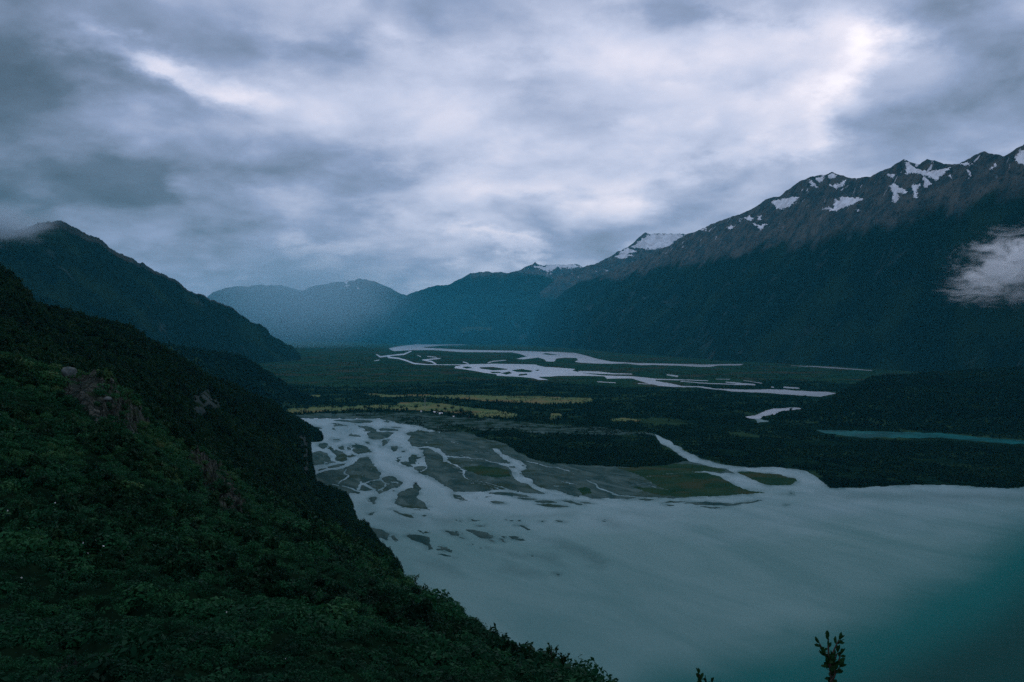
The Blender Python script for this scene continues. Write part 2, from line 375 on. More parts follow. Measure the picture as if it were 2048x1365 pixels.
CARVE = [(8, A5([(95, 75), (480, 72), (700, 85), (1040, 90), (900, 100), (700, 105), (560, 118), (500, 125), (620, 130), (760, 138), (900, 145), (1150, 150), (1500, 158), (1700, 167)])
          + A6([(0, 47), (170, 55), (250, 75), (330, 98), (420, 115), (600, 125), (850, 130), (1050, 135), (1330, 130), (1300, 140), (1150, 142), (1090, 152), (1000, 150), (870, 142), (700, 138), (620, 140),
                (520, 128), (420, 130), (300, 128), (200, 122), (165, 115), (190, 105), (180, 90), (100, 88), (45, 95), (30, 115), (0, 115)])
          + A5([(1720, 262), (1700, 240), (1640, 222), (1500, 240), (1420, 235), (1530, 210), (1450, 185), (1380, 172), (1150, 170), (900, 170), (740, 158), (620, 150), (400, 150), (320, 155), (230, 160), (180, 135), (230, 120), (330, 105), (450, 95), (300, 85), (110, 80)])),
         (6, A5([(900, 300), (1000, 290), (1200, 282), (1400, 285), (1620, 290), (1640, 300), (1720, 315)])
          + A6([(0, 152), (110, 160), (180, 165), (150, 175), (230, 195), (370, 210), (560, 215), (720, 230), (720, 245), (810, 262), (900, 280), (1050, 285), (1130, 300), (1350, 305), (1600, 305), (1700, 315), (1880, 320), (1960, 330),
                (1850, 355), (1700, 345), (1500, 330), (1240, 318), (1000, 290), (830, 288), (740, 280), (620, 250), (560, 230), (390, 232), (370, 215), (240, 212), (60, 212), (0, 218)])
          + A5([(1640, 410), (1680, 425), (1750, 440), (1640, 438), (1600, 425), (1450, 410), (1240, 400), (1230, 385), (1110, 370), (1000, 350), (900, 335), (820, 325), (830, 308)])),
         (4, A6([(1330, 490), (1400, 480), (1470, 450), (1540, 435), (1690, 425), (1720, 436), (1570, 452), (1540, 470), (1450, 490), (1440, 505), (1510, 520), (1420, 535), (1400, 510), (1350, 500)])),
         (4, B2([(1140, 478), (1250, 478), (1500, 485), (1700, 490), (1900, 512), (2300, 530), (2300, 540), (1950, 535), (1850, 525), (1700, 510), (1500, 510), (1330, 508), (1200, 492)])),
         (2, A2([(1000, 385), (1080, 410), (1120, 460), (1230, 515), (1330, 545), (1400, 570), (1470, 660), (1380, 695), (1400, 760), (1430, 790), (1540, 810), (1550, 870), (1620, 910), (1700, 940), (1850, 955), (1950, 980), (2010, 1020), (2080, 1040), (2048, 1080),
                 (1730, 1015), (1620, 975), (1490, 905), (1470, 880), (1370, 860), (1290, 815), (1270, 760), (1240, 700), (1200, 650), (1120, 600), (1240, 590), (1130, 530), (1060, 460), (1020, 440), (985, 395)])),
         (2, A7([(650, 65), (720, 95), (790, 140), (870, 185), (960, 230), (1100, 270), (1280, 290), (1430, 288), (1620, 300), (1700, 325), (1760, 360), (1840, 430), (1860, 480), (1480, 475), (1300, 450), (1210, 420), (1150, 385), (1080, 350), (1000, 330), (880, 318), (1000, 320), (1100, 330), (1190, 328),
                 (1130, 300), (1000, 280), (880, 245), (830, 215), (750, 160), (690, 130), (655, 90)]))]
SL5 = [[(400, 160, 15), (330, 190, 18), (220, 200, 14), (100, 215, 18), (60, 190, 8)], [(180, 220, 18), (280, 230, 16), (350, 250, 18), (430, 280, 16), (560, 290, 10), (700, 292, 8), (900, 293, 10), (1100, 290, 14)],
       [(640, 285, 16), (600, 260, 18), (510, 245, 10), (640, 235, 14), (690, 230, 8)], [(560, 210, 8), (650, 220, 10)], [(460, 200, 6), (500, 215, 8)], [(40, 255, 8), (90, 245, 10)], [(910, 265, 12), (960, 280, 10)],
       [(1150, 275, 12), (1200, 258, 10), (1330, 248, 8)]]
SL6 = [[(720, 235, 10), (900, 240, 8), (1080, 245, 6)], [(890, 250, 6), (1050, 262, 7), (1250, 270, 8), (1400, 272, 10)], [(1200, 255, 8), (1280, 262, 12), (1400, 272, 8)], [(1130, 235, 5), (1230, 235, 5)], [(1320, 243, 5), (1450, 262, 6)],
       [(1600, 290, 14), (1700, 297, 10)], [(1510, 290, 8), (1525, 292, 8)], [(800, 205, 10), (870, 215, 14)], [(200, 185, 16), (330, 190, 20), (430, 198, 10), (560, 200, 6)], [(320, 253, 5), (450, 260, 6)], [(600, 265, 5), (700, 268, 6)],
       [(1640, 143, 3), (1720, 146, 5), (1800, 148, 7), (1900, 155, 10), (2048, 165, 8), (2200, 176, 5)]]
SL2 = [[(-60, 395, 30), (100, 370, 45), (220, 410, 75), (310, 470, 55), (345, 530, 70), (340, 565, 60)], [(345, 500, 40), (520, 510, 17), (700, 522, 15), (880, 545, 18), (1050, 590, 26), (1210, 625, 46)],
       [(350, 560, 50), (450, 610, 24), (540, 645, 26), (585, 690, 40), (590, 740, 30), (600, 790, 20), (680, 820, 11), (880, 850, 11), (1050, 900, 16), (1210, 955, 30)], [(585, 690, 30), (640, 700, 18)], [(585, 720, 22), (500, 712, 9)],
       [(580, 860, 6), (800, 865, 8), (980, 905, 10), (1150, 970, 16)], [(860, 905, 6), (1000, 948, 10)], [(500, 475, 8), (620, 500, 14), (690, 515, 18)], [(720, 430, 8), (880, 450, 11), (1050, 468, 12)],
       [(1430, 550, 12), (1600, 600, 18), (1730, 640, 22), (1850, 650, 18), (1960, 670, 20), (2030, 695, 10)], [(1900, 830, 8), (2080, 880, 12)], [(415, 295, 14), (460, 318, 20)], [(230, 258, 8), (270, 262, 10)]]
SL4 = [[(740, 10, 8), (820, 25, 9), (900, 45, 8)], [(980, 0, 16), (1080, 40, 22), (1100, 75, 22), (1200, 115, 24), (1300, 145, 26), (1420, 155, 18), (1600, 168, 14)]]
SL7 = [[(470, 405, 5), (600, 415, 7), (740, 440, 6)], [(590, 355, 4), (690, 340, 5), (880, 322, 7)], [(0, 295, 8), (50, 312, 8)]]
LINES = [(1.25, A5(p)) for p in SL5] + [(1.25, A6(p)) for p in SL6] + [(2, A2(p)) for p in SL2] + [(2.5, A4(p)) for p in SL4] + [(2.5, A7(p)) for p in SL7]
B_A1 = [[(430, 145), (560, 137), (950, 145), (1000, 155), (960, 175), (800, 182), (620, 170), (500, 152)], [(1145, 155), (1180, 150), (1230, 165), (1200, 178), (1150, 172)], [(430, 205), (560, 210), (700, 222), (560, 226)],
        [(770, 225), (860, 225), (980, 240), (1040, 275), (1050, 300), (1310, 312), (1240, 360), (1130, 400), (1020, 405), (950, 385), (920, 330), (960, 300), (850, 290), (900, 280), (830, 245)],
        [(1090, 260), (1130, 250), (1250, 262), (1350, 275), (1340, 292), (1200, 292), (1110, 285)], [(1230, 240), (1310, 235), (1400, 242), (1330, 252)], [(660, 350), (700, 330), (820, 345), (815, 372), (720, 365)], [(430, 250), (480, 250), (470, 270), (430, 270)],
        [(1115, 420), (1200, 405), (1210, 430), (1160, 480), (1115, 508), (1125, 460)], [(890, 440), (960, 445), (955, 460), (910, 455)], [(445, 408), (545, 406), (545, 422), (450, 420)], [(260, 465), (330, 455), (425, 465), (400, 490), (330, 530), (290, 530), (265, 500)],
        [(385, 520), (430, 495), (470, 540), (590, 580), (640, 620), (640, 690), (580, 710), (490, 690), (485, 620), (440, 570)], [(520, 510), (600, 490), (610, 540), (560, 550)], [(680, 490), (760, 475), (860, 480), (920, 510), (975, 580), (900, 595), (760, 595), (720, 560), (730, 530)],
        [(640, 510), (690, 515), (710, 550), (660, 545)], [(640, 630), (720, 620), (780, 632), (700, 650), (650, 648)], [(60, 640), (250, 560), (300, 560), (380, 610), (420, 700), (500, 715), (380, 740), (260, 755), (170, 770), (60, 760)],
        [(370, 780), (500, 745), (640, 730), (600, 765), (480, 795), (380, 800)], [(240, 830), (290, 800), (360, 790), (340, 810), (260, 835)],
        [(60, 930), (190, 890), (300, 850), (400, 825), (580, 810), (720, 750), (820, 665), (930, 630), (960, 690), (1030, 790), (1120, 870), (1065, 935), (1095, 965), (1130, 930), (1200, 900), (1270, 905), (1390, 985), (1400, 1000), (1320, 1060), (1200, 1100), (1070, 1150), (1060, 1120), (1010, 1095), (900, 1110), (800, 1090), (830, 1130), (820, 1150), (760, 1145), (690, 1130), (640, 1190), (60, 1150)],
        [(1535, 1020), (1570, 1010), (1615, 1025), (1650, 1090), (1620, 1140), (1580, 1190), (1620, 1230), (1700, 1270), (1720, 1310), (1760, 1360), (1650, 1350), (1480, 1335), (1380, 1320), (1300, 1280), (1295, 1240), (1340, 1190), (1340, 1150), (1400, 1110), (1540, 1060)],
        [(945, 1225), (975, 1200), (1035, 1190), (1030, 1285), (1000, 1285), (980, 1255)], [(1245, 495), (1330, 490), (1335, 540), (1290, 575), (1250, 550)], [(1380, 575), (1440, 555), (1430, 575), (1395, 588)], [(1320, 690), (1330, 650), (1375, 640), (1370, 680), (1340, 715), (1315, 720)],
        [(1360, 715), (1430, 700), (1480, 710), (1480, 740), (1540, 775), (1530, 790), (1460, 775), (1380, 740)], [(1480, 720), (1500, 650), (1530, 610), (1580, 620), (1600, 700), (1570, 745), (1520, 750)], [(1570, 660), (1600, 640), (1670, 650), (1610, 680)], [(1540, 795), (1600, 770), (1720, 770), (1715, 800), (1650, 840), (1560, 815)],
        [(1630, 530), (1680, 520), (1810, 550), (1790, 565), (1650, 548)], [(1265, 1110), (1310, 1098), (1290, 1120)], [(200, 230), (300, 250), (240, 262)]]
CUT_A1 = [[(640, 820, 20), (600, 870, 24), (660, 895, 22), (620, 940, 26), (560, 970, 26), (530, 1005, 30)], [(440, 1015, 16), (620, 1045, 24), (700, 1080, 30), (800, 1108, 36)], [(830, 975, 25), (840, 1020, 45), (800, 1080, 40)], [(850, 1000, 40), (940, 1050, 45), (1010, 1090, 40)],
          [(870, 1000, 30), (960, 975, 22), (1080, 955, 34), (1110, 960, 30), (1170, 1000, 26), (1160, 1040, 26), (1070, 1095, 36)], [(1170, 1000, 20), (1220, 1020, 18), (1270, 1025, 14)], [(960, 1000, 16), (940, 1040, 16)], [(820, 890, 8), (850, 900, 8)], [(1080, 940, 40), (1120, 900, 20)]]
B_A2 = [[(445, 1020), (520, 1030), (600, 1065), (640, 1100), (560, 1100), (480, 1070)], [(950, 1110), (1030, 1100), (1130, 1120), (1150, 1140), (1080, 1145), (980, 1125)], [(930, 995), (1180, 985), (1330, 1010), (1520, 1055), (1400, 1057), (1150, 1028), (960, 1008)], [(1310, 1068), (1450, 1062), (1600, 1080), (1560, 1098), (1400, 1087)],
        [(1570, 1105), (1700, 1098), (1880, 1125), (1750, 1134), (1600, 1128)], [(1590, 1150), (1750, 1143), (1950, 1170), (2040, 1190), (1820, 1193), (1680, 1177)], [(1210, 635), (1300, 628), (1310, 650), (1230, 658)], [(870, 1055), (920, 1045), (990, 1040), (900, 1062)], [(755, 1065), (790, 1068), (770, 1078)]]
B_A4 = [[(740, 195), (850, 198), (980, 237), (900, 232)], [(900, 203), (1010, 210), (1050, 222), (960, 220)], [(780, 105), (840, 105), (960, 150), (870, 152), (810, 135)], [(1140, 150), (1200, 138), (1390, 165), (1380, 178), (1200, 172)], [(1450, 179), (1540, 173), (1620, 185), (1540, 192)], [(1700, 217), (1780, 198), (1950, 207), (1800, 212)],
        [(1740, 235), (1810, 235), (1800, 245), (1750, 245)], [(1930, 213), (2060, 213), (2060, 228)], [(350, 430), (390, 420), (420, 435), (475, 470), (430, 462), (390, 442)], [(190, 550), (210, 545), (220, 570), (250, 588), (230, 588), (205, 572)], [(260, 520), (340, 532), (370, 550), (385, 577), (330, 562), (290, 542)], [(190, 518), (235, 528), (235, 544), (200, 532)],
        [(690, 373), (740, 379), (790, 390), (730, 393)], [(355, 382), (375, 360), (388, 388), (360, 392)], [(245, 376), (360, 379), (300, 385)], [(550, 383), (592, 387), (585, 396)], [(700, 873), (748, 876), (748, 890), (720, 887)], [(470, 703), (508, 703), (490, 717)], [(1120, 380), (1185, 388), (1150, 394)]]
B_A7 = [[(830, 535), (1000, 524), (1180, 540), (1300, 523), (1390, 510), (1330, 530), (1150, 552), (950, 547)], [(950, 558), (1140, 567), (1020, 572)], [(1205, 320), (1300, 320), (1500, 340), (1600, 365), (1620, 385), (1580, 410), (1440, 415), (1380, 400), (1300, 365)], [(1570, 463), (1585, 463), (1578, 473)], [(1545, 545), (1560, 545), (1552, 553)]]
B_A3 = [[(815, 338), (870, 353), (940, 385), (1040, 398), (1052, 432), (1000, 422), (900, 389)], [(1155, 403), (1225, 398), (1185, 420)], [(555, 373), (640, 368), (590, 402), (560, 397)], [(545, 530), (700, 570), (790, 620), (765, 690), (720, 670), (650, 660), (500, 720), (400, 560)], [(815, 640), (850, 630), (880, 690), (850, 695), (820, 675)],
        [(975, 640), (1030, 620), (1130, 625), (1250, 660), (1250, 730), (1280, 780), (1240, 800), (1230, 760), (1170, 720), (1060, 690)], [(1310, 743), (1400, 768), (1510, 808), (1500, 830), (1400, 802), (1330, 802), (1308, 785), (1370, 777)], [(1330, 843), (1420, 848), (1520, 880), (1400, 868)], [(1420, 580), (1500, 588), (1592, 615), (1570, 640), (1500, 627)],
        [(1650, 568), (1750, 568), (1900, 598), (1962, 640), (1962, 672), (1880, 672), (1780, 642), (1720, 602)], [(1900, 678), (1992, 705), (1960, 709)], [(1560, 648), (1650, 670), (1600, 668)], [(1720, 443), (1770, 455), (1840, 458), (1740, 477)], [(1560, 463), (1602, 470), (1590, 482)], [(1100, 568), (1142, 575), (1120, 584)], [(1170, 583), (1250, 600), (1200, 604)],
        [(1715, 728), (1755, 735), (1730, 742)], [(1830, 768), (1872, 775), (1840, 784)], [(1770, 518), (1892, 518), (1830, 532)]]
B_A5 = [[(1060, 316), (1200, 313), (1370, 340), (1200, 347), (1080, 332)], [(890, 313), (960, 308), (1012, 325), (930, 330)], [(1370, 345), (1480, 333), (1592, 350), (1570, 367), (1430, 362)], [(1270, 375), (1360, 356), (1392, 375), (1330, 390)], [(1150, 360), (1260, 360), (1292, 370), (1200, 377)], [(1450, 385), (1530, 376), (1542, 392), (1440, 402)], [(1600, 345), (1660, 336), (1640, 357)], [(1670, 187), (1720, 178), (1890, 205), (1720, 194)]]

Lf = boxed(poly_sd, LAND, nx, ny, 2.0, -40, 3000)
for ky, p in CARVE: Lf = np.minimum(Lf, -boxed(poly_sd, p, nx, ny, ky))
for ky, p in LINES: Lf = np.minimum(Lf, -boxed(line_sd, p, nx, ny, ky))
for p in B_A1: Lf = np.maximum(Lf, boxed(poly_sd, A1(p), nx, ny, 2.0))
for p in CUT_A1: Lf = np.minimum(Lf, -boxed(line_sd, A1(p), nx, ny, 2.0))
for fn, L_ in ((A2, B_A2), (A3, B_A3), (A4, B_A4), (A7, B_A7)):
    for p in L_: Lf = np.maximum(Lf, boxed(poly_sd, fn(p), nx, ny, 2.5))
for p in B_A5: Lf = np.maximum(Lf, boxed(poly_sd, A5(p), nx, ny, 6.0) - 1.0)

dz_ = (PX < 1260) & (PY > 838) & (PY < 1110)
mb = fbm(PX / 11, PY / 3.4, 191, 4, 0.6)
near_bar = dz_ & (Lf < 0) & (Lf > -7) & (PY > 845)
Lf = np.where(near_bar & (mb > 0.44), np.maximum(Lf, (mb - 0.44) * 9 - 0.1), Lf)
mr = ridged(PX / 30, PY / 9, 197, 3)
Lf = np.where(dz_ & (PX < 1150) & (Lf > 0) & (Lf < 16) & (mr > 0.865) & (mb < 0.15), np.minimum(Lf, (0.865 - mr) * 22 + 0.2), Lf)
# land cover zones (traced on the valley floor)
GRAVEL = [(-400, 836), (300, 833), (592, 830), (652, 828), (742, 826), (832, 825), (866, 829), (922, 836), (955, 838), (1000, 840), (1100, 851), (1200, 855), (1290, 866), (1318, 872), (1345, 890), (1400, 915), (1450, 930), (1500, 938), (1400, 1180), (-400, 1180)]
SCRUBG = [(700, 832), (742, 826), (832, 825), (866, 829), (922, 836), (1000, 840), (1100, 851), (1200, 855), (1290, 866), (1300, 875), (1200, 868), (1050, 862), (940, 858), (900, 870), (860, 858), (800, 845), (760, 838)]
WOOD1 = A2([(420, 100), (560, 70), (640, 100), (700, 130), (900, 150), (1100, 145), (1250, 140), (1500, 185), (1800, 190)]) + A7([(0, 60), (300, 75), (540, 65), (640, 80), (690, 135), (750, 165), (830, 220), (880, 250), (600, 300), (400, 290), (200, 282), (0, 268)]) + A2([(1760, 600), (1600, 560), (1400, 480), (1180, 340), (1050, 290), (800, 240), (690, 190)])
SEDGE = [A7([(480, 425), (700, 445), (620, 390), (500, 330), (380, 300), (870, 270), (1000, 285), (1150, 315), (1000, 322), (1150, 390), (1300, 455), (1470, 466), (1100, 484), (860, 494), (650, 482), (560, 450)]), A7(B_A7[2]),
         A2([(600, 640), (820, 640), (1000, 660), (1180, 690), (1240, 780), (1100, 800), (800, 760), (650, 700)]), A4([(900, 90), (1000, 80), (1040, 130), (950, 140)])]
MEADOW = [A8([(60, 120), (220, 110), (260, 92), (460, 88), (440, 105), (300, 130), (240, 155)]), A8([(130, 220), (300, 205), (490, 195), (660, 192), (840, 185), (1100, 185), (1160, 160), (1300, 152), (1500, 165), (1700, 195), (1880, 215), (2100, 240), (2200, 262), (2200, 300), (2048, 295), (1850, 285), (1780, 270), (1600, 245), (1400, 232), (1000, 222), (760, 228), (500, 238), (200, 255)]),
          A8([(830, 75), (920, 78), (1050, 90), (1250, 88), (1500, 92), (1700, 88), (2048, 98)]) + [(1090, 794), (1180, 797), (1185, 804), (1100, 809), (1000, 805)] + A8([(1980, 150), (1700, 125), (1400, 112), (1150, 108), (950, 105)]), A6([(0, 470), (80, 470), (70, 500), (0, 515)]), A6([(400, 510), (480, 500), (620, 512), (600, 522), (430, 524)]),
          A6([(0, 370), (130, 375), (260, 385), (230, 402), (60, 400), (0, 405)])]
zone = np.zeros(PX.shape, np.int32)          # 0 scrub/forest floor
def zsd(p): return boxed(poly_sd, p, nx, ny, 3.0)
zone[zsd(GRAVEL) > 0] = 1
zone[zsd(SCRUBG) > 0] = 2
zone[zsd(WOOD1) > 0] = 3
for p in SEDGE: zone[zsd(p) > 0] = 4
for p in MEADOW: zone[zsd(p) > 0] = 5
zone[(zone == 0) & (PY >= 838)] = 3
zone[(zone == 3) & (PY > 984)] = 1
zone[(zone == 0) & (PY > 768 + 8 * np.sin(PX / 90)) & (PY < 842)] = 3
DG = gd(PY)
XW = (PX - 1024) / F * DG; YW = DG
land = Lf > 0
Z = np.where(Lf > 0, np.tanh(Lf / 5) * 1.1, np.maximum(Lf * 0.12, -1.2))
Z = Z + np.where(Lf > 2, fbm(XW / 40, YW / 40, 21, 4) * 0.35, 0)
GV = np.stack([XW, YW, Z], -1).reshape(-1, 3)
# connected components of dry land
lab = np.zeros(land.shape, np.int32); cur = 0; nr, nc = land.shape
for i0, j0 in zip(*np.nonzero(land)):
    if lab[i0, j0]: continue
    cur += 1; st = [(i0, j0)]; lab[i0, j0] = cur
    while st:
        i, j = st.pop()
        for a, b in ((i - 1, j), (i + 1, j), (i, j - 1), (i, j + 1)):
            if 0 <= a < nr and 0 <= b < nc and land[a, b] and not lab[a, b]:
                lab[a, b] = cur; st.append((a, b))
cnt = np.bincount(lab.ravel()); main = np.argmax(cnt[1:]) + 1
Q = grid_faces(nr, nc).reshape(-1, 4)
Lq = Lf.ravel()[Q]; best = np.argmax(Lq, 1); vb = Q[np.arange(len(Q)), best]
ql = lab.ravel()[vb]; qz = zone.ravel()[vb]; keep = Lq.max(1) > 0
nearq = PY.ravel()[vb] > 832
bank = {'bank': Lf}
big = set(np.nonzero(cnt > 4500)[0]) - {0}
isbig = np.isin(ql, list(big | {main}))
for zid, nm, mt in ((0, 'valley_floor', M_scrub), (1, 'gravel_flat', M_gravel), (2, 'overgrown_gravel', M_scrubgravel), (3, 'woodland_floor', M_wood), (4, 'sedge_flat', M_grassflat), (5, 'meadow', M_meadow)):
    s_ = keep & (qz == zid) & (isbig | ~nearq)
    if s_.any(): tag(sub_mesh(nm, GV, Q[s_], mt, bank), kind='structure')
for c_ in range(1, cur + 1):
    if c_ in big or c_ == main: continue
    s_ = keep & (ql == c_) & nearq
    if s_.sum() < 2: continue
    zz = np.bincount(qz[s_], minlength=6).argmax()
    tag(sub_mesh('gravel_bar', GV, Q[s_], M_grassflat if zz == 4 else M_gravel, bank), kind='structure')

# ground far below everything, out to the horizon
tag(mesh_np('ground', [(-45000, -9000, -6), (45000, -9000, -6), (45000, 42000, -6), (-45000, 42000, -6)], [(0, 1, 2, 3)], M_scrub), kind='structure')

# lake sheet with its silt plume
lc = np.concatenate([np.arange(-700, 560, 18.0), np.arange(560, 1700, 4.0), np.arange(1700, 2760, 12.0)]); lr = np.concatenate([np.arange(838, 1180, 2.0), np.arange(1180, 1400, 5.0), np.geomspace(1400, 9000, 24)])
LX, LY = np.meshgrid(lc, lr); LD = gd(LY)
silt = -boxed(poly_sd, [(1200, 1450), (1330, 1372), (1480, 1330), (1640, 1285), (1800, 1215), (1930, 1150), (2020, 1080), (2120, 1020), (3200, 950), (3200, 9500), (1200, 9500)], LX, LY, 1.0, -4000, 9999) / 170.0 + 0.40
SHOAL = [(A4([(600, 560), (800, 580), (980, 640), (1180, 760), (1170, 830), (1050, 790), (880, 690), (740, 640)]), 1), (A4([(100, 650), (300, 660), (500, 680), (680, 700), (800, 800), (650, 770), (480, 720), (250, 700)]), 1),
         (A4([(340, 330), (600, 325), (930, 310), (900, 350), (600, 345)]), .8), (A4([(1080, 340), (1250, 360), (1400, 450), (1300, 450), (1150, 390)]), .8), (A3([(480, 250), (640, 230), (660, 330), (600, 370), (470, 340)]), .7), (A3([(640, 420), (1100, 430), (1150, 500), (1000, 520), (700, 500)]), .7),
         (A3([(1290, 430), (1500, 430), (1580, 500), (1450, 520), (1320, 480)]), .9), (A4([(200, 740), (420, 830), (620, 900), (480, 900), (250, 860)]), .8), (A3([(1050, 900), (1400, 880), (1560, 960), (1650, 1100), (1400, 1080), (1150, 1000)]), .5), (A4([(1350, 290), (1500, 310), (1680, 345), (1480, 330)]), .6),
         (A1([(480, 250), (700, 260), (640, 340), (540, 330)]), .8), ([(1640, 985), (1760, 982), (2060, 985), (2060, 1010), (1800, 1000), (1690, 1000)], .7)]
wx = LX + fbm(LX / 40, LY / 15, 41, 4, 0.6) * 22; wy = LY + fbm(LX / 40, LY / 15, 44, 4, 0.6) * 6
sh = np.zeros(LX.shape)
for p, a in SHOAL: sh = np.maximum(sh, np.clip((boxed(poly_sd, p, wx, wy, 2.0, -60, 60) + 14) / 34, 0, 1) * a * 0.75)
ii = np.clip(np.searchsorted(ROWS, LY.ravel()), 0, len(ROWS) - 1); jj = np.clip(np.searchsorted(COLS, LX.ravel()), 0, len(COLS) - 1)
nl = Lf[ii, jj].reshape(LX.shape); nl = np.where((LY > 1174) | (LX < COLS[0]) | (LX > COLS[-1]), -40, nl)
sh = np.maximum(sh, np.clip(1 + (nl + 5 * fbm(LX / 18, LY / 6, 61, 4, .6)) / 13.0, 0, 1) * 0.85 * np.clip(0.55 + fbm(LX / 30, LY / 10, 65, 4, .6) * 1.6, 0, 1))
lake = mesh_np('lake', np.stack([(LX - 1024) / F * LD, LD, LX * 0], -1).reshape(-1, 3), grid_faces(len(lr), len(lc)).reshape(-1, 4), M_lake, {'silt': silt, 'shoal': sh, 'silt_sheen': np.clip((1085 - LY + 40 * fbm(LX / 120, LY / 30, 47, 4)) / 130, 0, 1)})
tag(lake, kind='structure')
def fan_sheet(name, x0, x1, y0, y1, m_, z=0.0, n=24):
    a, b = np.meshgrid(np.linspace(x0, x1, n), np.linspace(y0, y1, n)); D = gd(b)
    tag(mesh_np(name, np.stack([(a - 1024) / F * D, D, a * 0 + z], -1).reshape(-1, 3), grid_faces(n, n).reshape(-1, 4), m_), kind='structure')
fan_sheet('river', -700, 2760, 672.8, 837.9, M_river)
fan_sheet('pond', 1560, 2212, 855, 893, M_slough, 0.05)

# ------------------------------------------------------------------ mountains
def mountain(name, sil, rd, foot, mt, p=1.1, amp=0.10, step=3.0, rows=110, zf=-8, back=2600, rim=0.0, seed=0, gl=520, tips=0.0019):
    sx = [s[0] for s in sil]; cols = np.arange(sx[0], sx[-1] + 0.1, step)
    sy = np.interp(cols, sx, [s[1] for s in sil])
    Dr = np.interp(cols, *zip(*rd)); Df = np.interp(cols, *zip(*foot))
    zr = H - (sy - HZ) / F * Dr
    zr = zr + fbm(cols / 13, cols * 0, seed + 2, 5, 0.66) * Dr * tips
    t = np.linspace(0, 1, rows)[:, None]
    D = Df + (Dr - Df) * t
    wob = (fbm(cols[None] / 60 + t * 0, t * 3, seed + 5, 4)) * 0.05 * np.sin(np.pi * t) ** 0.5
    zz = zf + (zr - zf) * np.clip(t, 0, 1) ** p
    X = (cols[None] - 1024) / F * D
    s_m = (cols / F * Dr)[None] + 0.35 * D
    gul = ridged(s_m / gl + 0.8 * t, t * 2.2 + s_m / 2600, seed + 9, 5) - 0.55
    gul2 = fbm(X / 160, D / 160, seed + 12, 4, 0.6)
    env = np.clip(np.sin(np.pi * t ** 0.8), 0, 1) ** 0.7
    gul3 = ridged(s_m / (gl * .33) + 1.7 * t, t * 5 + s_m / 900, seed + 19, 4) - 0.6
    zz = zz + (zr - zf) * env * (gul * amp + gul2 * amp * 0.30 + gul3 * amp * 0.45 + wob)
    nb_ = 14; tb = np.linspace(0.04, 1, nb_)[:, None]
    Db = Dr + back * tb; Zb = zr - (zr - zf) * tb ** 0.8 ; Xb = (cols[None] - 1024) / F * Dr + 0 * tb
    Xb = (cols[None] - 1024) / F * Db
    V = np.concatenate([np.stack([X, D, zz], -1), np.stack([Xb, Db, Zb], -1)], 0)
    rm = np.concatenate([np.clip((t - 0.93) / 0.07, 0, 1) * rim + 0 * X, rim + 0 * Xb], 0)
    nrr, ncc = V.shape[:2]; V = V.reshape(-1, 3); Fq = grid_faces(nrr, ncc).reshape(-1, 4)
    o = mesh_np(name, V, Fq, mt, {'rim': rm}); tag(o, kind='structure')
    return o, BVHTree.FromPolygons([tuple(q) for q in V.tolist()], Fq.tolist()), (V, Fq, nrr, ncc)

SIL_R = B7([(2600, -200), (2300, -90), (2160, 0), (2048, 18), (2020, 30), (1965, 70), (1930, 60), (1888, 47), (1830, 70), (1780, 98), (1755, 102), (1720, 100), (1690, 86), (1650, 80), (1620, 102), (1590, 92), (1555, 80), (1500, 112), (1415, 150), (1370, 158), (1330, 158), (1290, 143), (1260, 134), (1210, 145), (1165, 152), (1130, 170),
             (1045, 232), (998, 238), (925, 290), (860, 312), (800, 330), (720, 370), (668, 386), (600, 430), (520, 468), (420, 515), (340, 548), (235, 575), (185, 605), (120, 655), (60, 715), (20, 780), (0, 840)])[::-1]
mt_right, bvh_R, _ = mountain('right_mountain_range', SIL_R, [(1050, 15800), (1165, 14500), (1250, 13500), (1375, 11500), (1500, 9800), (1660, 8200), (1808, 7000), (1900, 6400), (2048, 5600), (2320, 4700)],
                              [(1050, 15500), (1100, 13600), (1250, 9600), (1450, 7300), (1600, 6600), (1750, 5800), (2048, 4200), (2320, 3000)], M_right, p=1.12, amp=0.11, step=2.0, rows=190, seed=3, gl=620)
_, bvh_P2, _ = mountain('glacier_peak', [(1080, 585), (1120, 552), (1160, 537), (1195, 525), (1230, 508), (1262, 490), (1285, 470), (1291, 466), (1300, 470), (1315, 467), (1375, 469), (1420, 478), (1500, 505)], [(1080, 16800), (1500, 15500)], [(1080, 15600), (1500, 13600)], M_peak, p=1.0, amp=0.05, step=2.0, rows=70, zf=100, seed=13, back=1500)
_, bvh_P3, _ = mountain('distant_snowy_peak', [(960, 590), (990, 560), (1025, 546), (1050, 535), (1064, 531), (1070, 525), (1078, 531), (1100, 530), (1150, 528), (1165, 536), (1220, 560), (1260, 590)], [(960, 21500), (1260, 20500)], [(960, 19600), (1260, 18800)], M_peak, p=1.0, amp=0.05, step=2.0, rows=60, zf=100, seed=23, back=1500)
_, bvh_H2, _ = mountain('rounded_forest_mountain', [(728, 690), (765, 655), (785, 622), (800, 605), (815, 591), (850, 578), (885, 570), (900, 568), (940, 548), (975, 544), (1000, 546), (1040, 545), (1080, 551), (1140, 568), (1200, 600), (1260, 660)], [(728, 18200), (900, 19000), (1260, 17800)], [(728, 17600), (850, 16200), (1260, 15600)], M_far, p=0.95, amp=0.06, rows=80, seed=33, gl=1100)
_, bvh_H3, _ = mountain('far_rounded_mountain', [(520, 690), (560, 630), (590, 592), (620, 575), (660, 566), (690, 563), (720, 559), (750, 562), (775, 575), (800, 588), (850, 600), (900, 660)], [(520, 22500), (900, 22500)], [(520, 21500), (700, 19800), (900, 21000)], M_far, p=0.9, amp=0.06, rows=60, seed=43, gl=1300)
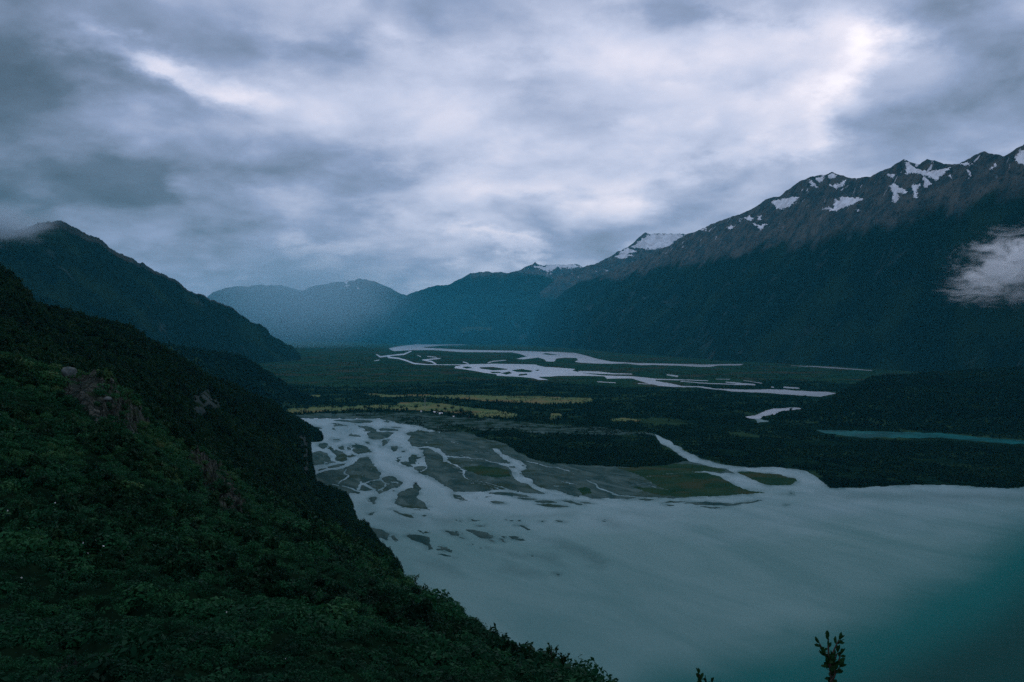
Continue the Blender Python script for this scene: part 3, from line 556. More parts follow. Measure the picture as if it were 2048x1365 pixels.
mountain('faint_distant_mountain', [(330, 690), (380, 625), (420, 588), (450, 577), (520, 570), (560, 572), (600, 580), (660, 600), (720, 680)], [(330, 27500), (720, 27500)], [(330, 25500), (720, 25500)], M_far, p=0.9, amp=0.05, rows=40, seed=53, gl=1300)
SIL_L = [(-420, 560), (-250, 480), (-120, 452), (0, 455), (30, 462), (60, 450), (75, 445), (110, 443), (120, 442), (140, 448), (165, 463), (180, 472), (200, 480), (215, 492), (235, 503), (245, 512), (265, 518), (275, 526), (290, 530), (310, 541), (335, 550), (350, 560), (370, 577), (400, 590), (430, 602), (465, 614), (480, 630), (500, 642), (530, 655), (545, 672), (560, 680), (580, 689), (592, 699), (602, 714)]
mountain('left_mountain', SIL_L, [(-420, 4700), (0, 5300), (120, 5500), (300, 6200), (450, 7000), (602, 8050)], [(-420, 2800), (0, 3200), (300, 4800), (602, 7500)], M_left, p=1.0, amp=0.08, step=1.5, rows=150, rim=0.9, seed=63, gl=420, tips=0.0032)

def drape(name, polys, bvh, off, mt, parent, step=0.75, ky=1.0, rag=1.9, prefix=None):
    for P in polys:
        xs = [p[0] for p in P]; ys = [p[1] for p in P]
        gx = np.arange(min(xs) - 3, max(xs) + 3, step); gy = np.arange(min(ys) - 3, max(ys) + 3, step)
        X, Y = np.meshgrid(gx, gy)
        S = poly_sd(P, X + fbm(X / 5, Y / 4, 71, 5, 0.7) * rag * 2.4, Y + fbm(X / 5, Y / 4, 75, 5, 0.7) * rag * 1.3, ky) + 0.6 + fbm(X / 4.5, Y / 2.4, 79, 5, 0.7) * rag * 2.2
        V = []; ok = np.zeros(X.shape, bool)
        for idx in np.ndindex(X.shape):
            d = Vector(((X[idx] - 1024) / F, 1, -(Y[idx] - HZ) / F)).normalized()
            hit = bvh.ray_cast(Vector((0, 0, H)), d)[0] if S[idx] > -1.6 else None
            if hit is None: V.append((0, 0, 0)); continue
            ok[idx] = True
            V.append(tuple(hit - d * off * max(-0.5, min(1, S[idx]))))
        Qd = grid_faces(*X.shape).reshape(-1, 4)
        g = ok.ravel()[Qd].all(1)
        # a patch must not span a ridge gap
        Va = np.array(V)
        g &= (Va[Qd][:, :, 1].max(1) - Va[Qd][:, :, 1].min(1)) < 420
        g &= (S.ravel()[Qd].max(1) > 0)
        if g.sum() < 1: continue
        o = sub_mesh(name, Va, Qd[g], mt, parent=parent)
        if parent is None: tag(o, kind='structure')
SNOW = [[(1015, 255), (1060, 242), (1125, 233), (1095, 265), (1060, 285), (1030, 280)], [(905, 320), (920, 312), (937, 325), (920, 330)], [(940, 345), (965, 352), (990, 348), (965, 366)], [(1165, 165), (1180, 172), (1200, 195), (1175, 188)], [(1195, 158), (1215, 150), (1227, 168), (1205, 173)], [(1240, 150), (1262, 139), (1282, 150), (1262, 161)],
        [(1250, 188), (1290, 182), (1315, 165), (1305, 190), (1275, 199)], [(1225, 282), (1265, 280), (1272, 245), (1290, 250), (1300, 236), (1340, 239), (1395, 242), (1345, 266), (1310, 276), (1280, 292)], [(1560, 84), (1580, 98), (1600, 117), (1650, 132), (1700, 122), (1750, 112), (1690, 166), (1650, 147), (1600, 134), (1565, 138)],
        [(1495, 190), (1510, 180), (1560, 205), (1565, 221), (1525, 217), (1537, 235), (1520, 259), (1508, 250), (1510, 225)], [(1593, 185), (1625, 182), (1607, 205), (1607, 239), (1596, 236)], [(1633, 148), (1667, 180), (1650, 197), (1638, 190)], [(1485, 143), (1520, 143), (1510, 157)], [(1785, 99), (1832, 95), (1815, 106)], [(1818, 122), (1835, 150), (1824, 152)], [(1908, 121), (1937, 93), (1932, 112)],
        [(2048, 40), (2012, 68), (2013, 90), (2060, 108), (2100, 60)], [(720, 370), (745, 358), (740, 370)], [(832, 362), (852, 353), (848, 364)], [(1360, 285), (1377, 288), (1367, 294)], [(953, 326), (968, 311), (967, 329)], [(1740, 150), (1752, 142), (1750, 158)]]
drape('snow_patch', [B7(p) for p in SNOW], bvh_R, 9.0, M_snow, mt_right)
ob = bpy.data.objects
drape('snow_patch', [B7(p) for p in ([(440, 440), (480, 410), (510, 386), (540, 388), (660, 388), (620, 410), (590, 440), (540, 450), (480, 445)], [(385, 465), (420, 445), (455, 460), (410, 470)], [(365, 480), (400, 470), (440, 472), (410, 486)])], bvh_P2, 10.0, M_snow, ob['glacier_peak'])
drape('snow_patch', [B7(p) for p in ([(20, 516), (80, 523), (100, 512), (140, 512), (200, 510), (230, 522), (180, 527), (130, 524), (95, 545), (70, 532)],)], bvh_P3, 10.0, M_snow, ob['distant_snowy_peak'], rag=2.2)
drape('snow_patch', [crop(400, 460, 2.926, p) for p in ([(835, 306), (862, 303), (855, 314)], [(890, 296), (912, 294), (905, 303)], [(848, 326), (870, 328), (860, 335)], [(915, 340), (932, 341), (925, 347)])], bvh_H3, 10.0, M_snow, ob['far_rounded_mountain'])
drape('hill_meadow', [[(915, 662), (930, 655), (960, 653), (985, 655), (988, 660), (950, 660), (930, 664)]], bvh_H2, 8.0, M_clearing, ob['rounded_forest_mountain'], rag=3)

mountain('middle_ridge', [(-300, 560), (0, 600), (200, 655), (300, 682), (410, 702), (480, 711), (520, 734), (560, 760), (600, 787), (632, 800)], [(-300, 2300), (200, 2650), (480, 3000), (632, 3250)], [(-300, 1500), (200, 1900), (480, 2500), (632, 3150)], M_wood, p=0.8, amp=0.10, step=3, rows=60, back=500, seed=83, gl=160, tips=0.0008)
_, bvh_K, GK = mountain('wooded_knoll', [(1585, 836), (1610, 826), (1635, 806), (1665, 796), (1690, 782), (1715, 768), (1740, 757), (1770, 752), (1800, 752), (1860, 746), (1950, 741), (2060, 735), (2300, 715)], [(1585, 2560), (1700, 2850), (1800, 3150), (2300, 3200)], [(1585, 2480), (1640, 2330), (1750, 2230), (2048, 2080), (2300, 2000)], M_wood, p=0.75, amp=0.10, step=3, rows=70, back=500, seed=93, gl=170, tips=0.0005)
GC = None
for o in C.objects:
    if o.name == 'middle_ridge':
        V = np.empty(len(o.data.vertices) * 3, np.float32); o.data.vertices.foreach_get('co', V); Fq = np.empty(len(o.data.loops), np.int32); o.data.loops.foreach_get('vertex_index', Fq); GC = (V.reshape(-1, 3), Fq.reshape(-1, 4))

# ------------------------------------------------------------------ near hillsides
def hillside(name, ctrl, sil, mt, d0, z0=None, step=2.0, nu=170, back=150, rockpolys=(), rockmat=None, nz=0.012, rocklabels=(), seed=0, rockamp=0.012, backslope=1.1):
    cols = np.arange(ctrl[0][0], ctrl[-1][0] + .1, step); uu = np.linspace(0, 1, nu)
    lD = np.zeros((len(ctrl), nu)); pY = np.zeros((len(ctrl), nu))
    for i, (px, prof) in enumerate(ctrl):
        prof = sorted(prof, key=lambda q: q[1])
        Dn = [q[1] for q in prof]; Yn = [q[0] for q in prof]
        if z0 is not None:
            Dn = [d0] + Dn; Yn = [HZ + F * (H - z0) / d0] + Yn
        l = np.linspace(math.log(Dn[0]), math.log(Dn[-1]), nu)
        lD[i] = l; zc = [H - (y - HZ) / F * d for y, d in zip(Yn, Dn)]
        zi = np.interp(l, np.log(Dn), zc); k = np.ones(9) / 9
        zi = np.concatenate([zi[:4], np.convolve(zi, k, 'valid'), zi[-4:]])
        pY[i] = HZ + F * (H - zi) / np.exp(l)
    cpx = [c[0] for c in ctrl]
    LD_ = np.stack([np.interp(cols, cpx, lD[:, j]) for j in range(nu)]); PY_ = np.stack([np.interp(cols, cpx, pY[:, j]) for j in range(nu)])
    s_y = np.interp(cols, *zip(*sil)); PY_ = PY_ + (s_y - PY_[-1])[None] * (uu[:, None] ** 4)
    D = np.exp(LD_); PXg = np.repeat(cols[None], nu, 0)
    X = (PXg - 1024) / F * D; Zh = H - (PY_ - HZ) / F * D
    env = np.clip((1 - uu[:, None]) * 6, 0.15, 1)
    Zh = Zh + fbm(np.arctan2(X, D) * 28, LD_ * 9, seed + 1, 5, 0.55) * nz * D * env
    rk = np.full(X.shape, -50.0)
    for P in rockpolys:
        rk = np.maximum(rk, boxed(poly_sd, P, PXg + fbm(PXg / 14, PY_ / 14, 6, 4, .6) * 12, PY_ + fbm(PXg / 14, PY_ / 14, 9, 4, .6) * 8, 1.0, -50, 40))
    rw = np.clip(rk / 14 + 0.3, 0, 1)
    Zh = Zh + rw * (ridged(X / (D * 0.05), Zh / (D * 0.03), 5, 5) - 0.35) * D * rockamp
    tb = np.linspace(0.05, 1, 14)[:, None]; bk = back
    Db = D[-1][None] + bk * tb; Zb = Zh[-1][None] - (backslope * bk * tb) - (cols[None] * 0)
    Zb = np.maximum(Zb, -5)
    Xb = (cols[None] - 1024) / F * Db
    V = np.concatenate([np.stack([X, D, Zh], -1), np.stack([Xb, Db, Zb], -1)], 0)
    n1, n2 = V.shape[:2]
    rkf = np.concatenate([rk, np.full(Xb.shape, -50.0)], 0)
    pyf = np.concatenate([PY_, np.full(Xb.shape, 0.0)], 0); pxf = np.concatenate([PXg, np.repeat(cols[None], 14, 0)], 0)
    Vf = V.reshape(-1, 3); Qf = grid_faces(n1, n2).reshape(-1, 4)
    rq = rkf.ravel()[Qf].mean(1) > 0
    o = sub_mesh(name, Vf, Qf[~rq], mt); tag(o, kind='structure')
    for P, lb in zip(rockpolys, rocklabels):
        cxm = np.mean([p[0] for p in P]); cym = np.mean([p[1] for p in P])
        fc = np.stack([pxf.ravel()[Qf].mean(1), pyf.ravel()[Qf].mean(1)], 1)
        oth = [np.hypot(fc[:, 0] - np.mean([p[0] for p in P2]), fc[:, 1] - np.mean([p[1] for p in P2])) for P2 in rockpolys]
        mine = rq & (np.argmin(np.stack(oth), 0) == [i for i, P2 in enumerate(rockpolys) if P2 is P][0])
        if mine.any(): tag(sub_mesh('rock_outcrop', Vf, Qf[mine], rockmat), lb, 'rock')
    return Vf, Qf, rkf.ravel(), BVHTree.FromPolygons(Vf.tolist(), Qf.tolist())

M_soil = simple('dark_undergrowth', (0.002, 0.009, 0.005), (0.006, 0.016, 0.008), 0.5, bs=0.8, bd=0.4)
SIL_A = [(-500, 640), (-200, 668), (0, 702), (60, 722), (105, 735), (150, 750), (220, 772), (290, 832), (340, 872), (420, 930), (500, 980), (600, 1022), (700, 1082), (760, 1118), (800, 1156), (830, 1172), (870, 1205), (945, 1243), (962, 1262), (970, 1280), (1000, 1296), (1100, 1330), (1220, 1384), (1400, 1500), (1700, 1620), (2000, 1720), (2500, 1850)]
CTRL_A = [(-500, [(1500, 16), (1365, 22), (1200, 40), (1000, 70), (850, 115), (720, 150), (640, 168)]),
          (0, [(1365, 18), (1200, 36), (1000, 75), (850, 120), (760, 148), (702, 165)]),
          (200, [(1365, 18), (1200, 38), (1000, 80), (900, 115), (820, 148), (765, 170)]),
          (400, [(1365, 18), (1250, 30), (1150, 50), (1050, 85), (970, 140), (915, 195)]),
          (600, [(1365, 17), (1280, 27), (1200, 45), (1120, 80), (1060, 150), (1022, 250)]),
          (760, [(1365, 18), (1300, 28), (1240, 45), (1180, 90), (1126, 230)]),
          (870, [(1365, 20), (1300, 35), (1240, 70), (1205, 150)]), (965, [(1365, 22), (1310, 44), (1265, 100)]), (1000, [(1365, 23), (1330, 40), (1296, 78)]), (1100, [(1385, 25), (1330, 46)]),
          (1220, [(1420, 20), (1384, 31)]), (1500, [(1600, 9), (1540, 13)]), (2000, [(1800, 5.5), (1720, 7)]), (2500, [(1900, 4), (1850, 5)])]
ROCK_A = [[(102, 738), (150, 748), (220, 770), (280, 822), (302, 850), (255, 872), (195, 850), (150, 812), (112, 772)], [(385, 905), (440, 940), (480, 995), (505, 1045), (440, 1035), (400, 970), (370, 930)], [(85, 1330), (150, 1312), (185, 1335), (175, 1362), (100, 1362)]]
VA, QA, rkA, bvhA = hillside('near_hillside', CTRL_A, SIL_A, M_soil, 2.0, 248.2, rockpolys=ROCK_A, rockmat=M_rock, nu=240, back=160, seed=101, rockamp=0.03, nz=0.024,
                             rocklabels=('bare brown and grey rock outcrop high on the shrubby slope below the pale boulder', 'dark grey broken rock face in the middle of the shrubby slope', 'small bare brownish rock patch at the bottom of the shrubby slope'))
SIL_B = [(-400, 470), (0, 541), (25, 552), (40, 572), (58, 590), (64, 610), (110, 620), (200, 645), (260, 655), (300, 685), (340, 705), (400, 744), (422, 756), (468, 770), (492, 787), (530, 799), (549, 807), (560, 822), (574, 834), (592, 840), (607, 848), (616, 862), (622, 922), (630, 963), (648, 973), (674, 982), (695, 993), (702, 1010), (711, 1045), (732, 1052), (755, 1086), (785, 1116), (805, 1150)]
CTRL_B = [(-400, [(780, 200), (620, 420), (470, 650)]), (0, [(730, 220), (630, 420), (541, 620)]), (64, [(750, 220), (670, 420), (610, 610)]), (200, [(800, 230), (710, 450), (645, 800)]), (340, [(890, 240), (790, 500), (705, 900)]), (440, [(960, 260), (860, 600), (768, 1150)]),
          (549, [(1015, 300), (910, 700), (807, 1400)]), (592, [(1040, 320), (940, 800), (840, 1560)]), (614, [(1060, 330), (960, 850), (860, 1620)]), (624, [(1066, 330), (1000, 800), (935, 1420)]), (652, [(1080, 330), (1030, 700), (974, 1300)]), (700, [(1105, 340), (1060, 600), (1005, 1150)]), (735, [(1125, 340), (1090, 550), (1056, 850)]), (805, [(1175, 300), (1165, 400), (1150, 520)])]
ROCK_B = [[(382, 800), (405, 782), (440, 795), (442, 832), (405, 840), (375, 825)], [(594, 868), (606, 862), (618, 905), (626, 945), (614, 950), (600, 905)]]
VB, QB, rkB, bvhB = hillside('forested_hillside', CTRL_B, SIL_B, M_wood, 200, None, rockpolys=ROCK_B, rockmat=M_cliff, nu=130, back=260, seed=131, rockamp=0.01, backslope=1.3,
                             rocklabels=('grey cliff face among dark trees on the slope behind the bare rock outcrop', 'pale grey cliff at the foot of the slope where it meets the braided water'))

_, _, GH = mountain('rocky_headland', [(540, 806), (570, 824), (592, 834), (607, 843), (620, 851), (632, 861), (642, 871), (650, 879)], [(540, 2250), (650, 2060)], [(540, 1980), (650, 1990)], M_wood, p=0.6, amp=0.06, step=1.5, rows=24, zf=-3, back=200, seed=113, gl=60, tips=0.0006)
# ------------------------------------------------------------------ plants
def leaf_cloud(n, rad, leaf, flat=0.8, inner=0.35, squash=0.75, lobes=6, seed=0):
    """leaf-sized quads spread through an uneven crown volume"""
    r = np.random.default_rng(seed)
    cen = r.normal(size=(lobes, 3)); cen /= np.linalg.norm(cen, axis=1)[:, None]; cen *= r.uniform(0.25, 0.62, (lobes, 1)) * rad
    cen[:, 2] = np.abs(cen[:, 2]) * squash
    lr_ = r.uniform(0.35, 0.6, lobes) * rad
    V = []; Fc = []
    for k in range(n):
        i = r.integers(lobes); d = r.normal(size=3); d /= np.linalg.norm(d)
        p = cen[i] + d * lr_[i] * (r.uniform(inner, 1) ** 0.5) * np.array([1, 1, squash])
        if p[2] < -0.15 * rad: p[2] = abs(p[2]) * 0.3
        nrm = d * 0.8 + r.normal(size=3) * 0.55 + np.array([0, 0, 0.5]); nrm /= np.linalg.norm(nrm)
        a = np.cross(nrm, r.normal(size=3)); a /= np.linalg.norm(a); b = np.cross(nrm, a)
        L = leaf * r.uniform(0.6, 1.35); W = L * r.uniform(0.4, 0.6)
        q = len(V)
        V += [p - a * L * .5, p + b * W * .5 + nrm * L * .08, p + a * L * .5, p - b * W * .5 + nrm * L * .08]
        Fc.append((q, q + 1, q + 2, q + 3))
    return np.array(V), np.array(Fc)
def stems(V, Fc, n, rad, r0, seed):
    r = np.random.default_rng(seed); V = list(V); Fx = list(map(tuple, Fc))
    for k in range(n):
        d = np.array([*r.normal(size=2) * 0.5, 1.0]); d /= np.linalg.norm(d)
        a = np.cross(d, [1, 0, 0.1]); a /= np.linalg.norm(a); b = np.cross(d, a)
        q = len(V); e = d * rad * r.uniform(0.5, 0.95)
        for c_, rr in ((np.array([0, 0, -0.15 * rad]), r0), (e, r0 * 0.35)):
            V += [c_ + a * rr, c_ + b * rr, c_ - a * rr, c_ - b * rr]
        for s in range(4): Fx.append((q + s, q + (s + 1) % 4, q + 4 + (s + 1) % 4, q + 4 + s))
    return np.array(V), np.array(Fx)
def proto_collection(name, parts):
    col = bpy.data.collections.new(name)
    for i, (V, Fq, m_) in enumerate(parts):
        o = mesh_np(f'{name}_{i}', V, Fq, m_, smooth=False); C.objects.unlink(o); col.objects.link(o)
    return col
bushes = []
for i in range(6):
    V, Fq = leaf_cloud((380, 300, 460)[i % 3], 1.0, (0.17, 0.24, 0.14)[i % 3], lobes=4 + i, seed=200 + i, squash=(0.7, 0.95, 0.55)[i % 3])
    bushes.append((V, Fq, M_bush))
bushes_far = []
for i in range(4):
    V, Fq = leaf_cloud(190, 1.0, 0.26, lobes=6, seed=230 + i); bushes_far.append((V, Fq, M_bush))
trees = []
for i in range(6):
    V, Fq = leaf_cloud(150, 1.0, 0.42, lobes=7, seed=260 + i, squash=1.25 if i % 2 else 0.95); V[:, 2] += 0.35
    V, Fq = stems(V, Fq, 2, 1.3, 0.06, 280 + i)
    trees.append((V, Fq, M_tree))
tiny = []
for i in range(5):
    V, Fq = leaf_cloud(60, 1.0, 0.62, lobes=5, seed=300 + i, squash=1.1); V[:, 2] += 0.3
    tiny.append((V, Fq, M_tree))
P_bush = proto_collection('shrub_forms', bushes); P_bushf = proto_collection('distant_shrub_forms', bushes_far)
P_tree = proto_collection('tree_forms', trees); P_tiny = proto_collection('small_tree_forms', tiny)

def scatter(name, pts, scl, col, label, cat='vegetation', tilt=0.15):
    n = len(pts)
    me = bpy.data.meshes.new(name); me.vertices.add(n); me.vertices.foreach_set('co', np.asarray(pts, np.float32).ravel())
    rot = np.stack([rng.normal(0, tilt, n), rng.normal(0, tilt, n), rng.uniform(0, 6.283, n)], -1)
    a = me.attributes.new('rot', 'FLOAT_VECTOR', 'POINT'); a.data.foreach_set('vector', rot.astype(np.float32).ravel())
    a = me.attributes.new('scl', 'FLOAT_VECTOR', 'POINT'); a.data.foreach_set('vector', np.asarray(scl, np.float32).ravel())
    me.update()
    o = bpy.data.objects.new(name, me); C.objects.link(o)
    t = bpy.data.node_groups.new(name + '_scatter', 'GeometryNodeTree')
    t.interface.new_socket('Geometry', in_out='INPUT', socket_type='NodeSocketGeometry'); t.interface.new_socket('Geometry', in_out='OUTPUT', socket_type='NodeSocketGeometry')
    gi = t.nodes.new('NodeGroupInput'); go = t.nodes.new('NodeGroupOutput')
    ip = t.nodes.new('GeometryNodeInstanceOnPoints'); ci = t.nodes.new('GeometryNodeCollectionInfo')
    ci.inputs['Collection'].default_value = col; ci.inputs['Separate Children'].default_value = True; ci.inputs['Reset Children'].default_value = True
    ra = t.nodes.new('GeometryNodeInputNamedAttribute'); ra.data_type = 'FLOAT_VECTOR'; ra.inputs['Name'].default_value = 'rot'
    sa = t.nodes.new('GeometryNodeInputNamedAttribute'); sa.data_type = 'FLOAT_VECTOR'; sa.inputs['Name'].default_value = 'scl'
    L = t.links.new
    L(gi.outputs[0], ip.inputs['Points']); L(ci.outputs[0], ip.inputs['Instance']); ip.inputs['Pick Instance'].default_value = True
    L(ra.outputs[0], ip.inputs['Rotation']); L(sa.outputs[0], ip.inputs['Scale']); L(ip.outputs[0], go.inputs[0])
    md = o.modifiers.new('scatter', 'NODES'); md.node_group = t
    tag(o, label, cat, kind='stuff'); return o
def sample(V, Q, n, k, dmin, dmax, ok=None, zmin=0.6, pxr=(-250, 2150)):
    P = V[Q]; c = P.mean(1); ar = 0.5 * np.linalg.norm(np.cross(P[:, 2] - P[:, 0], P[:, 3] - P[:, 1]), axis=1)
    px = 1024 + F * c[:, 0] / np.maximum(c[:, 1], 1)
    wt = ar * np.maximum(c[:, 1], 1) ** (-k) * ((c[:, 1] > dmin) & (c[:, 1] < dmax) & (c[:, 2] > zmin) & (px > pxr[0]) & (px < pxr[1]))
    if ok is not None: wt = wt * ok
    f = rng.choice(len(Q), n, p=wt / wt.sum()); a = rng.random((n, 1)); b = rng.random((n, 1)); p = P[f]
    return (p[:, 0] * (1 - a) + p[:, 1] * a) * (1 - b) + (p[:, 3] * (1 - a) + p[:, 2] * a) * b

# shrubs over the near hillside
okA = np.where(rkA[QA].mean(1) > 2, 0.14, 1.0)
pts = sample(VA, QA, 34000, 1.15, 14.5, 420, okA, pxr=(-250, 1700))
D_ = pts[:, 1]; s0 = np.clip(0.36 * (D_ / 20) ** 0.70, 0.33, 1.9) * rng.uniform(0.55, 1.35, len(D_))
s0 *= np.where(fbm(pts[:, 0] / 9, pts[:, 1] / 9, 151, 3) > 0.15, 1.35, 0.85) * np.where(rng.random(len(D_)) < 0.07, 1.7, 1.0)
scatter('undergrowth', pts + np.array([0, 0, -0.1]) * s0[:, None], np.stack([s0, s0, s0 * rng.uniform(.7, 1.05, len(D_))], -1), P_bush, 'dense dark green shrubs covering the near hillside')
pts = sample(VA, QA, 9000, 1.0, 45, 420, okA, pxr=(-250, 1300))
tall = fbm(pts[:, 0] / 14, pts[:, 1] / 14, 161, 4, 0.6) > 0.10
pts = pts[tall]; s0 = np.clip(0.5 * (pts[:, 1] / 45) ** 0.7, 0.5, 2.0) * rng.uniform(0.5, 1.3, len(pts))
scatter('tall_shrubs', pts, np.stack([s0, s0, s0 * rng.uniform(.9, 1.5, len(pts))], -1), P_tree, 'darker taller thickets standing among the shrubs of the near hillside')
okB = np.where(rkB[QB].mean(1) > 2, 0.05, 1.0)
pts = sample(VB, QB, 30000, 1.0, 220, 2200, okB, pxr=(-200, 800))
s0 = np.clip(1.7 * (pts[:, 1] / 300) ** 0.35, 1.5, 3.4) * rng.uniform(0.6, 1.35, len(pts))
scatter('hillside_forest', pts, np.stack([s0, s0, s0 * rng.uniform(.9, 1.4, len(pts))], -1), P_tree, 'dark forest covering the steep hillside above the braided water', 'forest')
pts = sample(GH[0], GH[1], 1400, 0.5, 1900, 2400, pxr=(500, 670)); s0 = rng.uniform(2.2, 3.8, len(pts))
scatter('headland_forest', pts, np.stack([s0, s0, s0 * 1.2], -1), P_tiny, 'dark trees on the low point jutting into the braided water', 'forest')
pts = sample(*GC, 12000, 0.6, 1400, 3600, pxr=(150, 640)); s0 = rng.uniform(3, 5.5, len(pts))
scatter('ridge_forest', pts, np.stack([s0, s0, s0 * 1.3], -1), P_tiny, 'dark forest on the low ridge below the hazy mountain', 'forest')
pts = sample(GK[0], GK[1], 16000, 0.6, 1900, 3600, pxr=(1560, 2150)); s0 = rng.uniform(3, 5.5, len(pts))
scatter('knoll_forest', pts, np.stack([s0, s0, s0 * 1.3], -1), P_tiny, 'dark forest on the rocky knoll above the turquoise water', 'forest')

# woods on the valley floor
def floor_pts(n, mask):
    ii, jj = np.nonzero(mask); wt = 1.0 / (1 + 0 * ii); k = rng.choice(len(ii), n, p=wt / wt.sum())
    px = COLS[jj[k]] + rng.uniform(-1, 1, n); py = ROWS[ii[k]] + rng.uniform(-.5, .5, n)
    D = gd(py); return np.stack([(px - 1024) / F * D, D, 0.7 + 0 * D], -1), px, py
def open_above(k):
    ok = np.ones(Lf.shape, bool)
    for q in range(1, k + 1): ok[q:] &= Lf[:-q] > 0
    return ok
OA = np.where(PY > 842, open_above(7), open_above(5))
wood_noise = fbm(XW / 90, YW / 140, 171, 4, 0.6)
m1 = (zone == 3) & (Lf > 2.5) & (PY > 842)
pts, px, py = floor_pts(34000, m1 & OA & (wood_noise > -0.30)); s0 = rng.uniform(1.0, 2.4, len(pts)) * np.where(rng.random(len(pts)) < 0.15, 1.9, 1.0) 
scatter('delta_woodland', pts, np.stack([s0, s0, s0 * rng.uniform(1.0, 1.5, len(pts))], -1), P_tiny, 'dark low woodland on the flat delta beside the lake', 'forest')
band = (zone == 3) & (PY <= 842) & (Lf > 2.5)
pts, px, py = floor_pts(26000, band & OA & (wood_noise > -0.28)); s0 = rng.uniform(1.8, 4.2, len(pts)) * np.where(rng.random(len(pts)) < 0.15, 1.6, 1.0)
scatter('valley_woodland', pts, np.stack([s0, s0, s0 * rng.uniform(1.1, 1.7, len(pts))], -1), P_tiny, 'belts of dark trees between the yellow meadow strips', 'forest')
farm = (zone == 0) & (PY > 697) & (PY <= 776) & (Lf > 2.0)
pts, px, py = floor_pts(24000, farm & OA & ((wood_noise > -0.1) | ((Lf < 9) & (PY < 760)))); s0 = rng.uniform(1.8, 3.8, len(pts)) * np.clip(gd(py) / 4500, 0.7, 1.5)
scatter('riverside_scrub', pts, np.stack([s0, s0, s0 * rng.uniform(0.6, 1.2, len(pts))], -1), P_tiny, 'olive scrub and low trees along the far braided river', 'scrub')
pts, px, py = floor_pts(1500, (zone == 2) & (wood_noise > 0.0)); s0 = rng.uniform(1.2, 2.6, len(pts))
scatter('gravel_scrub', pts, np.stack([s0, s0, s0 * 0.8], -1), P_tiny, 'low scrub growing over the old gravel below the meadow', 'scrub')
pts, px, py = floor_pts(900, (zone == 5) & (wood_noise > -0.05)); s0 = rng.uniform(1.2, 3.0, len(pts))
scatter('meadow_scrub', pts, np.stack([s0, s0, s0], -1), P_tiny, 'small dark bushes dotted over the yellow meadow', 'scrub')

# ------------------------------------------------------------------ single things
def thing(name, label, cat, loc, group=None):
    o = bpy.data.objects.new(name, None); C.objects.link(o); o.location = loc; tag(o, label, cat, group); return o
# single trees standing out along the meadow
cv, cf = leaf_cloud(420, 1.0, 0.24, lobes=9, seed=401, squash=1.0); cv[:, 2] += 0.95
tv = []; tf = []
for k in range(7):
    a = 6.283 * k / 6
for lvl, (zz, rr) in enumerate(((-0.1, 0.13), (0.5, 0.09), (1.2, 0.04))):
    for k in range(7): tv.append((math.cos(6.283 * k / 7) * rr + 0.03 * lvl, math.sin(6.283 * k / 7) * rr, zz))
for lvl in range(2):
    for k in range(7): tf.append((lvl * 7 + k, lvl * 7 + (k + 1) % 7, lvl * 7 + 7 + (k + 1) % 7, lvl * 7 + 7 + k))
proto_tree = None
TREES = [(320, 242, 13, 'dark tree at the left end of the yellow meadow strip by the slope'), (635, 228, 12, None), (712, 222, 13, None), (745, 218, 11, None), (845, 226, 9, None), (1172, 226, 8, None), (1300, 228, 11, None), (1497, 213, 8, None), (1562, 242, 9, 'dark tree just right of the two white sheds'), (1624, 236, 10, None), (1700, 272, 14, 'broad dark tree between the white sheds and the large round tree'),
         (1772, 302, 17, 'largest round dark tree at the right end of the gravel below the meadow'), (895, 272, 11, 'dark tree standing alone on the bare gravel below the meadow'), (1660, 262, 9, None), (1722, 290, 12, None), (555, 222, 8, None), (1068, 222, 8, None), (882, 205, 8, None)]
ORD = ['first', 'second', 'third', 'fourth', 'fifth', 'sixth', 'seventh', 'eighth', 'ninth', 'tenth', 'eleventh', 'twelfth', 'thirteenth', 'fourteenth']
plain = sorted(t[0] for t in TREES if not t[3])
for i, (a, b, hp, lb) in enumerate(TREES):
    lb = lb or 'small dark tree, %s from the left in the row along the yellow meadow' % ORD[plain.index(a)]
    (px, py), = A8([(a, b)]); D = gd(py); loc = ((px - 1024) / F * D, D, 0.8); hm = hp / F * D / 2.0 * 1.15
    e = thing('meadow_tree', lb, 'tree', loc, 'single trees along the meadow'); e.scale = (hm, hm, hm); e.rotation_euler.z = i * 1.7
    if proto_tree is None:
        t_ = mesh_np('trunk', tv, tf, M_bark, parent=e); c_ = mesh_np('crown', cv, cf, M_tree, smooth=False, parent=e); proto_tree = (t_, c_)
    else:
        for q in proto_tree: c2 = q.copy(); C.objects.link(c2); c2.parent = e
e = thing('bar_bush', 'dark bush at the upper tip of the teardrop gravel bar', 'bush', ((831 - 1024) / F * gd(971), gd(971), 0.2)); e.scale = (4, 4, 2.6)
for q in proto_tree[1:]: c2 = q.copy(); C.objects.link(c2); c2.parent = e; c2.name = 'crown'

